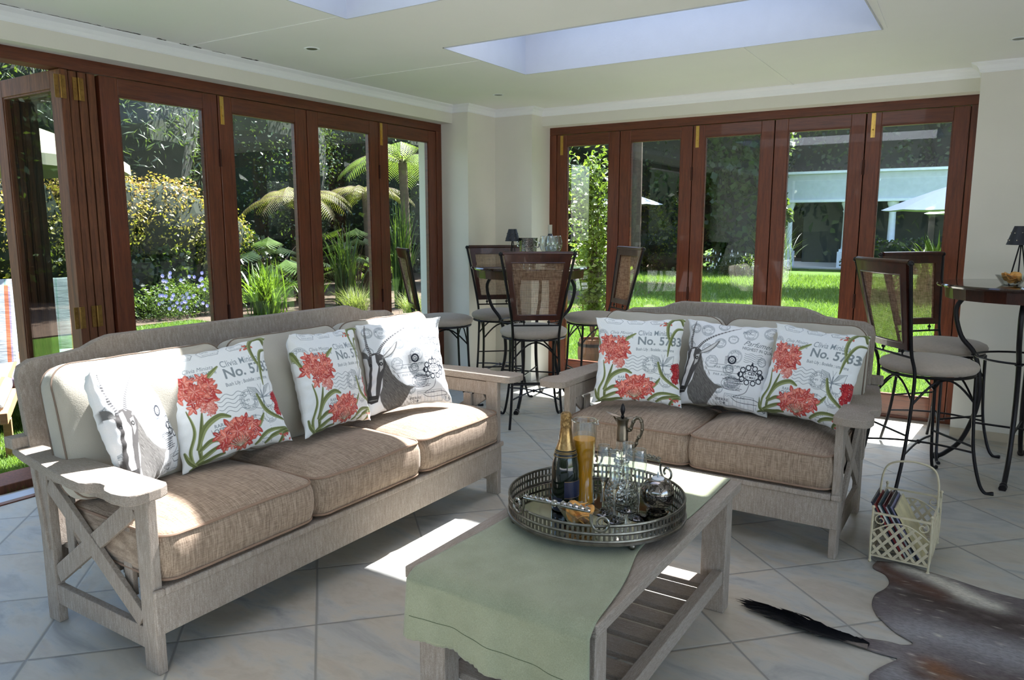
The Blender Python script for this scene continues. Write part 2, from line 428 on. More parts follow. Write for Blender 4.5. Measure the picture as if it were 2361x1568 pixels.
# ------------------------------------------------------------------ bifold doors
ZG0, ZG1, ZL0, ZL1 = .16, 1.992, .022, 2.080      # glass and leaf heights
def leaf(name, W, st, org, ang, hinge=None, bolt=None, wood=None, fold=False):
    """a glazed leaf W wide; local x along the leaf, y its thickness (room side = -y)"""
    d = thing(name, None, None, org, ang, kind='structure')
    T = .040; h = T / 2
    wv = wood or M['redwood_v']; wh = M['oldwood'] if wood else M['redwood_h']
    for xx in (.003, W - st): MB().box(xx, xx + st - .003, -h, h, ZL0, ZL1).build('stile', wv, d, bevel=.003)
    MB().box(st, W - st, -h, h, ZG1, ZL1).build('rail', wh, d, bevel=.003)
    MB().box(st, W - st, -h, h, ZL0, ZG0).build('rail', wh, d, bevel=.003)
    b = MB(); q = .008                                  # glazing bead
    b.box(st, W - st, -h + .006, h - .006, ZG1 - q, ZG1); b.box(st, W - st, -h + .006, h - .006, ZG0, ZG0 + q)
    b.box(st, st + q, -h + .006, h - .006, ZG0 + q, ZG1 - q); b.box(W - st - q, W - st, -h + .006, h - .006, ZG0 + q, ZG1 - q)
    b.build('bead', wh, d)
    if not wood:                                        # weather strips closing the joints on the outer face
        c = MB(); c.box(-.010, .010, h, h + .005, ZL0, ZL1); c.box(W - .010, W + .010, h, h + .005, ZL0, ZL1); c.build('cover_strip', wv, d)
    MB().box(st + q, W - st - q, -.002, .002, ZG0 + q, ZG1 - q).build('glass', M['pane'], d)
    if bolt is not None:                                # brass flush bolt at the head, knob below
        x = bolt
        m = MB(); m.box(x - .013, x + .013, -h - .003, -h, ZL1 - .165, ZL1 - .005)
        m.box(x - .005, x + .005, -h - .006, -h - .003, ZL1 - .16, ZL1 - .06)
        m.ball((x, -h - .008, ZL1 - .115), .006, 10, 6)
        for zz in (ZL1 - .155, ZL1 - .015, ZL1 - .085): m.ball((x + .008, -h - .0035, zz), .0025, 6, 4)
        m.build('bolt', M['brass'], d, smooth=True)
    if hinge is not None:                               # butt hinges on the joint line
        x, ms = hinge
        for zz in (1.72, .80, .25):
            m = MB(); m.tube([(x, -h - .004, zz - .05), (x, -h - .004, zz + .05)], .005, 8)
            m.box(x - .010, x + .010, -h - .002, -h, zz - .05, zz + .05)
            m.build('hinge', ms, d)
    return d
# right run (in the back wall): five leaves, local x = world x
XR = [.430, 1.013, 1.622, 2.229, 2.832, 3.440]
M['darkhinge'] = simple('dark hinge', srgb(66, 34, 24), .5, .5)
for i in range(5):
    W = XR[i + 1] - XR[i]
    leaf('door_%d' % (i + 1), W, .094, (XR[i], DR + .022, 0), 0, bolt={0: .05, 2: .035, 4: .045}.get(i), hinge={1: (W, M['darkhinge']), 3: (W, M['darkhinge'])}.get(i))
def frame_run(name, boxes, mats):
    d = thing(name, None, None, (0, 0, 0), 0, kind='structure')
    for (nm, mt, *b) in boxes: MB().box(*b).build(nm, mt, d, bevel=.003)
    return d
frame_run('trim_4', [('frame_head', M['redwood_h'], .3634, 3.4854, DR, DR + .11, ZL1 + .003, 2.155),
                     ('jamb', M['redwood_v'], .3634, .428, DR, DR + .11, .0, ZL1 + .003),
                     ('jamb', M['redwood_v'], 3.442, 3.4854, DR, DR + .11, .0, ZL1 + .003),
                     ('sill', M['redwood_h'], .428, 3.442, DR, DR + .11, -.04, .018)], None)
# left run: leaves along y (local x = world +y ; room side -y_local = +x world -> rotate +90)
YL = [-3.2170, -2.5200, -1.8380, -1.1450, -.4650]
for i in range(4):
    W = YL[i + 1] - YL[i]
    leaf('door_%d' % (i + 6), W, .0975, (-DL - .022, YL[i], 0), PI / 2, bolt={1: .028, 3: .028}.get(i), hinge={0: (W, M['darkhinge']), 2: (W, M['darkhinge'])}.get(i))
frame_run('trim_5', [('frame_head', M['redwood_h'], -DL - .11, -DL, -5.97, -.395, ZL1 + .003, 2.155),
                     ('jamb', M['redwood_v'], -DL - .11, -DL, -.462, -.395, .0, ZL1 + .003),
                     ('jamb', M['redwood_v'], -DL - .11, -DL, -5.97, -5.90, .0, ZL1 + .003),
                     ('sill', M['redwood_h'], -DL - .035, -DL + .005, -5.90, -.462, -.02, .006),
                     ('track', simple('pale aluminium sill', srgb(170, 180, 192), .4, .4), -DL - .13, -DL - .035, -5.90, -.462, -.05, .004)], None)
# folded leaves stacked open, square to the wall
FY = [-3.252, -3.298, -3.344, -3.392]
for i, y in enumerate(FY):
    d = leaf('door_%d' % (i + 10), .690, .0975, (-.270 + (.012 if i == 3 else 0) - .0, y, 0), PI, wood=M['oldwood'])
    if i in (1, 3):
        for zz in (1.995, .86, .25):
            m = MB(); z = zz
            yy = .022
            m.box(-.003, 0, -.004, .018, z - .055, z + .055); m.box(-.003, 0, .028, .050, z - .055, z + .055)
            m.tube([(-.006, yy, z - .055), (-.006, yy, z + .055)], .0055, 8)
            for q in (-.035, 0, .035): m.ball((-.0035, .006, z + q), .003, 6, 4); m.ball((-.0035, .040, z + q), .003, 6, 4)
            m.build('hinge', M['oldbrass'], d)
# skirting tiles along the right pier wall
o = MB().box(3.4854, 7.0, -.008, 0, 0, .055).build('baseboard_back', simple('skirting tile', srgb(196, 184, 164), .5)); struct(o)
# ------------------------------------------------------------------ cushions
def rrect(w, d, r, n=8, m=18):
    """rounded rectangle outline, counter-clockwise, with extra points along the sides"""
    pts = []
    cs = [(w / 2 - r, d / 2 - r, 0), (-w / 2 + r, d / 2 - r, PI / 2), (-w / 2 + r, -d / 2 + r, PI), (w / 2 - r, -d / 2 + r, 1.5 * PI)]
    for i, (cx, cyy, a0) in enumerate(cs):
        for k in range(n): a = a0 + PI / 2 * k / (n - 1); pts.append((cx + r * math.cos(a), cyy + r * math.sin(a)))
        nx = cs[(i + 1) % 4]; a1 = a0 + PI / 2
        e = (cx + r * math.cos(a1), cyy + r * math.sin(a1)); f = (nx[0] + r * math.cos(a1), nx[1] + r * math.sin(a1))
        for k in range(1, m): pts.append((e[0] + (f[0] - e[0]) * k / m, e[1] + (f[1] - e[1]) * k / m))
    return pts

def wob(x, y, s, ph): return math.sin(x * s + ph) * math.cos(y * s * .8 + ph * 1.7)

def cushion(name, mat, pipe, parent, w, d, h, r=.05, crown=.045, bulge=.012, seed=0, loc=(0, 0, 0), rot=(0, 0, 0), wr=.004, under=True, pipe_r=.0045, pinch=0.0, fold=0.0):
    """boxed cushion: side walls, crowned top, welt along both seams (the welt is a child)"""
    o2 = rrect(w, d, r); n = len(o2); ph = seed * 1.37
    mx = Euler(rot).to_matrix()
    def P(x, y, z): return mx @ Vector((x, y, z)) + Vector(loc)
    def pin(x, y):                       # corners drawn in / pulled up a little
        a = abs(x) / (w / 2); b = abs(y) / (d / 2); return pinch * (a * b) ** 3
    b = MB(); rings = []
    levels = [(-h / 2 + .0, 0.0), (-h / 4, bulge * .8), (0, bulge), (h / 4, bulge * .8), (h / 2, 0.0)]
    for z, o in levels:
        rg = []
        for (x, y) in o2:
            l = math.hypot(x, y) or 1; k = 1 + o / max(abs(x), abs(y), .01) * .9
            zz = z * (1 - pin(x, y) * 2) + (wob(x, y, 14, ph) * wr * .8 if z > 0 else 0)
            rg.append(P(x * (1 + o / (w / 2)), y * (1 + o / (d / 2)) + wob(x, z * 3, 40, ph) * wr * .3, zz))
        rings.append(rg)
    for s in (.97, .93, .88, .82, .76, .69, .62, .54, .46, .37, .28, .18, .06):
        rg = []
        for (x, y) in o2:
            X, Y = x * s, y * s
            u, v = min(1, abs(X) / (w / 2)), min(1, abs(Y) / (d / 2))
            z = h / 2 + crown * (1 - u ** 3.0) ** .75 * (1 - v ** 3.0) ** .75 + wob(X, Y, 17, ph) * wr + wob(Y, X, 31, ph + 2) * wr * .6 * s
            z += fold * (math.sin(34 * X + 5 * math.sin(9 * Y + ph) + ph) * .6 + math.sin(22 * Y + 7 * X + 4 * math.sin(11 * X)) * .7) * (s ** 2) * min(1, (1 - s) * 14 + .2)
            rg.append(P(X, Y, z))
        rings.append(rg)
    allp = [p for rg in rings for p in rg]; fs = []
    for i in range(len(rings) - 1):
        for j in range(n): fs.append((i * n + j, i * n + (j + 1) % n, (i + 1) * n + (j + 1) % n, (i + 1) * n + j))
    fs.append(tuple(range(n))[::-1]); fs.append(tuple((len(rings) - 1) * n + j for j in range(n)))
    b.add(allp, fs)
    o = b.build(name, mat, parent, smooth=True, auto=False)
    if pipe:
        p = MB()
        for lv in ((4, 0) if under else (4,)):
            rg = rings[lv]; c = sum(rg, Vector()) / n
            p.tube([q + (q - c).normalized() * .001 for q in rg], pipe_r, 6, closed=True)
        p.build('piping', pipe, o, smooth=True)
    return o

def tan_fabric():
    # slub weave: fine warm and grey threads running front to back over the top and down the front
    t = NT('tan slub weave'); o = t.coord('Object')
    a = t.noise(t.coord('Object', scale=(1, .035, .06)), 460, 3, .6); b = t.noise(t.coord('Object', scale=(.06, .5, 1)), 460, 3, .6)
    c = t.noise(t.coord('Object', scale=(1, .05, .1)), 120, 3, .6)
    f = t.math('ADD', t.math('ADD', t.math('MULTIPLY', a, .45), t.math('MULTIPLY', b, .33)), t.math('MULTIPLY', c, .22))
    col = t.ramp(f, [(.36, srgb(106, 90, 76)), (.48, srgb(140, 122, 105)), (.6, srgb(172, 153, 134)), (.7, srgb(128, 112, 98))])
    return t.pbr(col, .95, 0, t.bump(f, .45, .003), spec=.15, sheen=.15)
M['tan'] = tan_fabric()
M['tanpipe'] = simple('tan welt', srgb(138, 114, 97), .95)

# ------------------------------------------------------------------ sofa frame
def arm_outline(sgn, px):
    """flat arm board seen from above: sgn -1 for the left arm; px = post outer face"""
    pts = [(.074, -.012), (.082, .004), (.085, .04), (.082, .075), (.072, .092), (.050, .101), (.01, .106), (-.03, .101), (-.052, .090), (-.068, .078), (-.095, .076), (-.118, .084), (-.130, .100), (-.150, .107),
           (-.22, .104), (-.32, .092), (-.42, .078), (-.52, .064), (-.62, .048), (-.72, .026), (-.722, -.03), (-.5, -.034), (0, -.034), (.05, -.034), (.066, -.026)]
    return [(px + sgn * l, -a) for (a, l) in pts]

def make_sofa(L, ncush, label, loc, rz, name='sofa'):
    s = thing(name, label, 'sofa', loc, rz)
    T, TX = M['timber'], M['timber_x']; h = L / 2
    pw, pd = .030, .068                                  # posts are upright boards
    for sg in (-1, 1):
        x0, x1 = sorted((sg * h, sg * (h - pw)))
        MB().box(x0, x1, 0, pd, 0, .570).build('leg', T, s, bevel=.003)
        MB().box(x0, x1, .566, .634, 0, .570).build('leg', T, s, bevel=.003)
        # side panel: two rails, a crossed pair of boards and two uprights
        b = MB(); xa, xb = sorted((sg * (h - .003), sg * (h - .027)))
        b.box(xa, xb, pd - .004, .57, .068, .135); b.build('side_rail', T, s, bevel=.002)
        MB().box(xa, xb, pd - .004, .57, .500, .566).build('side_rail', T, s, bevel=.002)
        xm = sg * (h - .010)
        b = MB(); b.bar((xm, .560, .488), (xm, .075, .155), .058, .017, (1, 0, 0)); b.build('brace', T, s, bevel=.002)
        b = MB(); xm2 = sg * (h - .014); b.bar((xm2, .562, .172), (xm2, .090, .500), .058, .016, (1, 0, 0)); b.build('brace', T, s, bevel=.002)
        for yy in (.150, .480):
            b = MB(); xq, xr = sorted((sg * (h - .028), sg * (h - .044))); b.box(xq, xr, yy, yy + .045, .20, .50); b.build('slat', T, s, bevel=.002)
        o = MB().prism(arm_outline(sg, sg * h), 'z', .570, .602).build('armrest', M['timber_arm'], s, bevel=.004)
        tag(o)
        b = MB(); xa, xb = sorted((sg * (h - .045), sg * (h + .055))); b.box(xa, xb, .645, .700, .603, .640); b.build('arm_block', T, s, bevel=.003)
    # front rail with a capping strip, back rail, seat boards
    b = MB(); b.box(-h + .002, h - .002, -.006, .016, .125, .245); b.build('front_rail', T, s, bevel=.003)
    b = MB(); b.box(-h + .03, h - .03, -.016, .060, .246, .270); b.box(-h - .006, -h + .0295, -.016, -.0005, .246, .270); b.box(h - .0295, h + .006, -.016, -.0005, .246, .270)
    b.build('seat_ledge', T, s, bevel=.006, seg=3)
    b = MB(); b.box(-h + .03, h - .03, .61, .63, .17, .27); b.build('back_rail', T, s, bevel=.003)
    b = MB()
    for k in range(6): b.box(-h + .045, h - .045, .07 + k * .09, .14 + k * .09, .250, .268)
    b.build('seat_slats', T, s)
    # leaning back board with a shaped crest
    crest = [(-h - .008, .830), (-h + .004, .862), (-h + .040, .880), (-h + .16, .888), (-h + .215, .895), (-h + .262, .915), (-h + .31, .928), (-h + .33, .930)]
    crest = crest + [(-x, z) for x, z in crest[::-1]]
    poly = [(-h - .008, .26)] + crest + [(h + .008, .26)]
    b = MB(); n = len(poly)
    yf = lambda z: .575 + (z - .26) * .170
    vs = [(x, yf(z), z) for x, z in poly] + [(x, yf(z) + .030, z + .004) for x, z in poly]
    b.add(vs, [tuple(range(n))[::-1], tuple(range(n, 2 * n))] + [(i, (i + 1) % n, n + (i + 1) % n, n + i) for i in range(n)])
    b.build('backrest', T, s, bevel=.003)
    # cushions
    W = (L - .060) / ncush
    for i in range(ncush):
        cx = -h + .030 + W * (i + .5)
        cushion('seat_cushion', M['tan'], M['tanpipe'], s, W - .004, .520, .135, .055, .050, .010, seed=i + ncush, loc=(cx, .243, .355), wr=.0035)
    for i in range(ncush):
        cx = -h + .030 + W * (i + .5)
        ex = .035 if i in (0, ncush - 1) else .004; sh = (-.022 if i == 0 else (.018 if i == ncush - 1 else 0))
        cushion('back_cushion', M['beige'], M['backpipe'], s, W + ex, .435, .080, .07, .060, .004, seed=i + 7 + ncush, loc=(cx + sh, .455, .668), rot=(PI / 2 - .23, 0, 0), wr=.0085, pinch=.16, pipe_r=.003, fold=.0045)
    return s
M['timber_arm'] = rough_timber('weathered arm boards', (3, .25, 3))
sofa_l = make_sofa(1.842, 3, 'long grey weathered timber three seat sofa in front of the folding doors on the left', (1.648, -3.341, 0), PI / 2)
sofa_r = make_sofa(1.240, 2, 'short weathered timber two seat sofa with its back to the rear glass doors', (2.578, -2.340, 0), 0, 'loveseat')
sofa_r['category'] = 'sofa'

# ------------------------------------------------------------------ coffee table
ct = thing('coffee_table', 'low slatted weathered timber coffee table partly under a sage green cloth', 'table', (2.688, -3.465, 0))
def W_(mb, name, mat, par, **k): return mb.build(name, mat, par, world=True, **k)
X0, X1, Y0, Y1 = 2.412, 2.965, -4.030, -2.905
W_(MB().box(X0, X1, Y0, Y1, .418, .450), 'tabletop', M['timber_arm'], ct, bevel=.003)
for (xa, ya) in ((X0 + .018, Y0 + .03), (X1 - .018 - .085, Y0 + .03), (X0 + .018, Y1 - .095), (X1 - .018 - .085, Y1 - .095)):
    W_(MB().box(xa, xa + .085, ya, ya + .062, 0, .417), 'leg', M['timber'], ct, bevel=.003)
for xx in (X0 + .022, X1 - .06): W_(MB().box(xx, xx + .036, Y0 + .093, Y1 - .096, .105, .155), 'shelf_rail', M['timber_arm'], ct, bevel=.003)
for k in range(9):
    y = Y0 + .10 + k * .106
    W_(MB().box(X0 + .0585, X1 - .0605, y, y + .072, .112, .130), 'shelf_slat', M['timber_x'], ct, bevel=.002)
W_(MB().box(X0 + .06, X1 - .06, Y0 + .05, Y0 + .07, .36, .417), 'apron', M['timber_x'], ct)
W_(MB().box(X0 + .06, X1 - .06, Y1 - .07, Y1 - .05, .36, .417), 'apron', M['timber_x'], ct)

# ------------------------------------------------------------------ sage cloth: laid down the table and hanging over the front end
def cloth_mat():
    t = NT('sage linen'); o = t.coord('Object')
    n = t.noise(o, 420, 2, .7); m = t.noise(o, 9, 4)
    c = t.ramp(t.math('ADD', t.math('MULTIPLY', n, .6), t.math('MULTIPLY', m, .4)), [(.35, srgb(130, 135, 111)), (.65, srgb(156, 160, 136))])
    return t.pbr(c, .95, 0, t.bump(n, .25, .002), spec=.15, sheen=.2)
M['sage'] = cloth_mat()
def cloth():
    nx, nl = 60, 120; vs = []; fs = []
    top = 1.10; drop = .185; r = .014
    for j in range(nl + 1):
        s = j / nl * (top + drop)
        for i in range(nx + 1):
            u = i / nx
            y = Y1 - .004 - min(s, top)
            t0 = (min(s, top)) / top
            # the cloth lies slightly askew: its right edge wanders in from the table edge half way
            xl = X0 + .035 + .025 * math.sin(t0 * 3.0) - .01 * t0
            xr = X1 - .038 - .045 * math.exp(-((t0 - .62) / .16) ** 2) + .032 * t0 ** 3
            x = xl + (xr - xl) * u
            z = .4525 + .0012 * math.sin(u * 23 + t0 * 9) * math.sin(t0 * 17 + u * 4)
            if u > .9: z += .006 * ((u - .9) / .1) * math.exp(-((t0 - .8) / .25) ** 2)
            if t0 > .5: z += .004 * max(0, math.sin(u * 9 - t0 * 6)) * (t0 - .5) * 2 * math.exp(-((t0 - .62) / .12) ** 2)
            y2 = y
            if s > top:
                d = s - top
                over = Y0 - .006
                a = min(1, d / (r * 1.6)); y2 = over + (Y1 - .004 - top - over) * (1 - a) - r * .8 * math.sin(a * PI / 2)
                z = .4525 - max(0, d - .004) + .0
                hang = d / drop
                y2 += -(.006 + .010 * math.sin(u * 15 + .6) * hang + .004 * math.sin(u * 41) * hang ** 2)
                z += .010 * math.sin(u * 5.3 + .5) * hang - .028 * hang * u
                x += .006 * math.sin(u * 9) * hang - .012 * hang * (1 - u)
                if hang > .78: y2 += .0022 * math.sin(u * 170) * (hang - .78) / .22
            vs.append((x, y2, z))
    for j in range(nl):
        for i in range(nx): a = j * (nx + 1) + i; fs.append((a, a + 1, a + nx + 2, a + nx + 1))
    c = thing('tablecloth', 'sage green cloth runner laid along the coffee table and hanging over its front end', 'tablecloth', (2.69, -3.47, .45))
    o = W_(MB().add(vs, fs), 'cloth', M['sage'], c, smooth=True, auto=False)
    sm = o.modifiers.new('thick', 'SOLIDIFY'); sm.thickness = .0022; sm.offset = 1
    # hem stitching
    pts = []
    j = nl - 4 - int(.030 / (top + drop) * nl)
    for i in range(2, nx - 1): p = vs[j * (nx + 1) + i]; pts.append((p[0], p[1] - .0026, p[2]))
    W_(MB().tube(pts, .0009, 4), 'hem_stitching', simple('hem thread', srgb(96, 104, 78), .9), c)
cloth()
# ------------------------------------------------------------------ printed scatter cushions
class Canvas:
    """a small painter: fills polygons, strokes and lettering into an array that becomes the cloth's colour"""
    def __init__(self, n, bg):
        self.n = n; self.a = np.empty((n, n, 3), np.float32); self.a[:] = bg
    def blend(self, y0, y1, x0, x1, m, col, al=1.0):
        r = self.a[y0:y1, x0:x1]; k = (m.astype(np.float32) * al)[..., None]; r[:] = r * (1 - k) + np.array(col, np.float32) * k
    def poly(self, pts, col, al=1.0):
        n = self.n; P = np.array(pts, np.float32) * n
        x0, y0 = np.floor(P.min(0)).astype(int); x1, y1 = np.ceil(P.max(0)).astype(int) + 1
        x0, y0, x1, y1 = max(x0, 0), max(y0, 0), min(x1, n), min(y1, n)
        if x1 <= x0 or y1 <= y0: return
        X, Y = np.meshgrid(np.arange(x0, x1) + .5, np.arange(y0, y1) + .5); ins = np.zeros(X.shape, bool)
        Q = np.roll(P, -1, 0)
        for (ax, ay), (bx, by) in zip(P, Q):
            if ay == by: continue
            c = ((ay > Y) != (by > Y)) & (X < (bx - ax) * (Y - ay) / (by - ay) + ax); ins ^= c
        self.blend(y0, y1, x0, x1, ins, col, al)
    def line(self, pts, w, col, al=1.0):
        n = self.n
        for a, b in zip(pts[:-1], pts[1:]):
            a = np.array(a, np.float32) * n; b = np.array(b, np.float32) * n; h = w * n / 2 + 1
            x0, y0 = np.floor(np.minimum(a, b) - h).astype(int); x1, y1 = np.ceil(np.maximum(a, b) + h).astype(int)
            x0, y0, x1, y1 = max(x0, 0), max(y0, 0), min(x1, n), min(y1, n)
            if x1 <= x0 or y1 <= y0: continue
            X, Y = np.meshgrid(np.arange(x0, x1) + .5, np.arange(y0, y1) + .5); d = b - a; L = max(float(d @ d), 1e-6)
            t = np.clip(((X - a[0]) * d[0] + (Y - a[1]) * d[1]) / L, 0, 1)
            q = np.hypot(X - a[0] - t * d[0], Y - a[1] - t * d[1]); self.blend(y0, y1, x0, x1, q < w * n / 2, col, al)
    def circle(self, c, r, w, col, k=40, sq=1.0, al=1.0):
        self.line([(c[0] + r * math.cos(2 * PI * i / k), c[1] + r * sq * math.sin(2 * PI * i / k)) for i in range(k + 1)], w, col, al)
    def text(self, s, pos, size, col, rot=0.0, al=1.0, sx=1.0, arc=None, bold=0.0, shear=0.0):
        cu = bpy.data.curves.new('t', 'FONT'); cu.body = s; cu.size = size; cu.offset = bold * size; cu.shear = shear; cu.resolution_u = 3
        ob = bpy.data.objects.new('t', cu); COL.objects.link(ob); dg = bpy.context.evaluated_depsgraph_get()
        me = ob.evaluated_get(dg).to_mesh(); me.calc_loop_triangles()
        vs = [(v.co.x * sx, v.co.y) for v in me.vertices]; tr = [tuple(t.vertices) for t in me.loop_triangles]
        ob.evaluated_get(dg).to_mesh_clear(); bpy.data.objects.remove(ob); bpy.data.curves.remove(cu)
        if not vs: return
        wd = max(v[0] for v in vs); q = []
        for x, y in vs:
            if arc:                              # lettering round a circle
                cx, cyy, r, mid, up = arc; an = mid + (x - wd / 2) / r * up; rr = r + y * (1 if up > 0 else -1)
                q.append((cx + rr * math.cos(an), cyy + rr * math.sin(an)))
            else: c, s_ = math.cos(rot), math.sin(rot); q.append((pos[0] + x * c + y * s_, pos[1] + x * s_ - y * c))
        for t in tr: self.poly([q[i] for i in t], col, al)

INK = np.array(srgb(112, 124, 134)[:3]); DK = np.array(srgb(40, 46, 58)[:3]); CLOTH = np.array(srgb(226, 230, 232)[:3])
def lin(*c): return np.array(srgb(*c)[:3])
def ellip_leaf(cv, a, b, w, col, vein=None, bend=0.0, al=1.0, k=14):
    a = np.array(a); b = np.array(b); d = b - a; L = np.hypot(*d); nrm = np.array([-d[1], d[0]]) / max(L, 1e-6)
    up = []; dn = []; mid = []
    for i in range(k + 1):
        t = i / k; c = a + d * t + nrm * bend * L * math.sin(PI * t); h = w * math.sin(PI * min(1, t * .92 + .06)) ** .75
        up.append(tuple(c + nrm * h)); dn.append(tuple(c - nrm * h)); mid.append(tuple(c))
    cv.poly(up + dn[::-1], col, al)
    return up, mid, dn
def flower_head(cv, c, R, rnd, dark=False, squash=.85):
    fl = []
    for i in range(34):
        r = R * math.sqrt(rnd.random()) * .86; a = rnd.uniform(0, 2 * PI); fl.append((r, a))
    fl.sort(key=lambda q: -q[0])
    base = [(208, 104, 92), (196, 86, 78), (220, 128, 112), (182, 70, 68), (214, 116, 104)]
    if dark: base = [(168, 44, 52), (150, 32, 44), (186, 62, 64)]
    for r, a in fl:
        x = c[0] + r * math.cos(a); y = c[1] + r * math.sin(a) * squash
        pet = R * rnd.uniform(.30, .42); n = rnd.choice((4, 5, 5, 6)); a0 = rnd.uniform(0, 2 * PI)
        for k in range(n):
            an = a0 + 2 * PI * k / n + rnd.uniform(-.2, .2); l = pet * rnd.uniform(.75, 1.1)
            tip = (x + l * math.cos(an), y + l * math.sin(an)); colr = lin(*rnd.choice(base)) * rnd.uniform(.82, 1.1)
            up, mid, dn = ellip_leaf(cv, (x, y), tip, l * .25, colr * .58, k=8)
            ellip_leaf(cv, (x, y), (x + (tip[0] - x) * .96, y + (tip[1] - y) * .96), l * .21, np.clip(colr * 1.05, 0, 1), k=8)
            if not dark: cv.line(mid[:6], .0035, lin(244, 214, 204), .75)
def strap(cv, pts, w, shade=1.0):
    p = [tuple(q[:2]) for q in bez([(a, b, 0) for a, b in pts], 10)]; n = len(p); L = []; Rr = []
    for i, q in enumerate(p):
        d = np.array(p[min(i + 1, n - 1)]) - np.array(p[max(i - 1, 0)]); d = d / (np.hypot(*d) + 1e-9); nn = np.array([-d[1], d[0]])
        h = w * (math.sin(PI * (i / n * .86 + .12)) ** .6); L.append(tuple(np.array(q) + nn * h)); Rr.append(tuple(np.array(q) - nn * h))
    cv.poly(L + Rr[::-1], lin(112, 122, 76) * shade); cv.poly(L[:] + p[::-1], lin(138, 148, 100) * shade)
    cv.line(p, .004, lin(84, 94, 56) * shade); cv.line([tuple((np.array(a) * .5 + np.array(b) * .5)) for a, b in zip(L, p)], .002, lin(168, 176, 132) * shade, .8)
def stamp(cv, c, r, words, col=INK, rings=2):
    for i in range(rings): cv.circle(c, r * (1 - .12 * i), .0035, col)
    cv.circle(c, r * .55, .003, col)
    cv.text(words[0], (0, 0), r * .36, col, arc=(c[0], c[1], r * .60, -PI / 2, 1), bold=.01)
    if len(words) > 1: cv.text(words[1], (0, 0), r * .36, col, arc=(c[0], c[1], r * .84, PI / 2, -1), bold=.01)
    if len(words) > 2: cv.text(words[2], (c[0] - r * .35, c[1] + r * .1), r * .34, col)

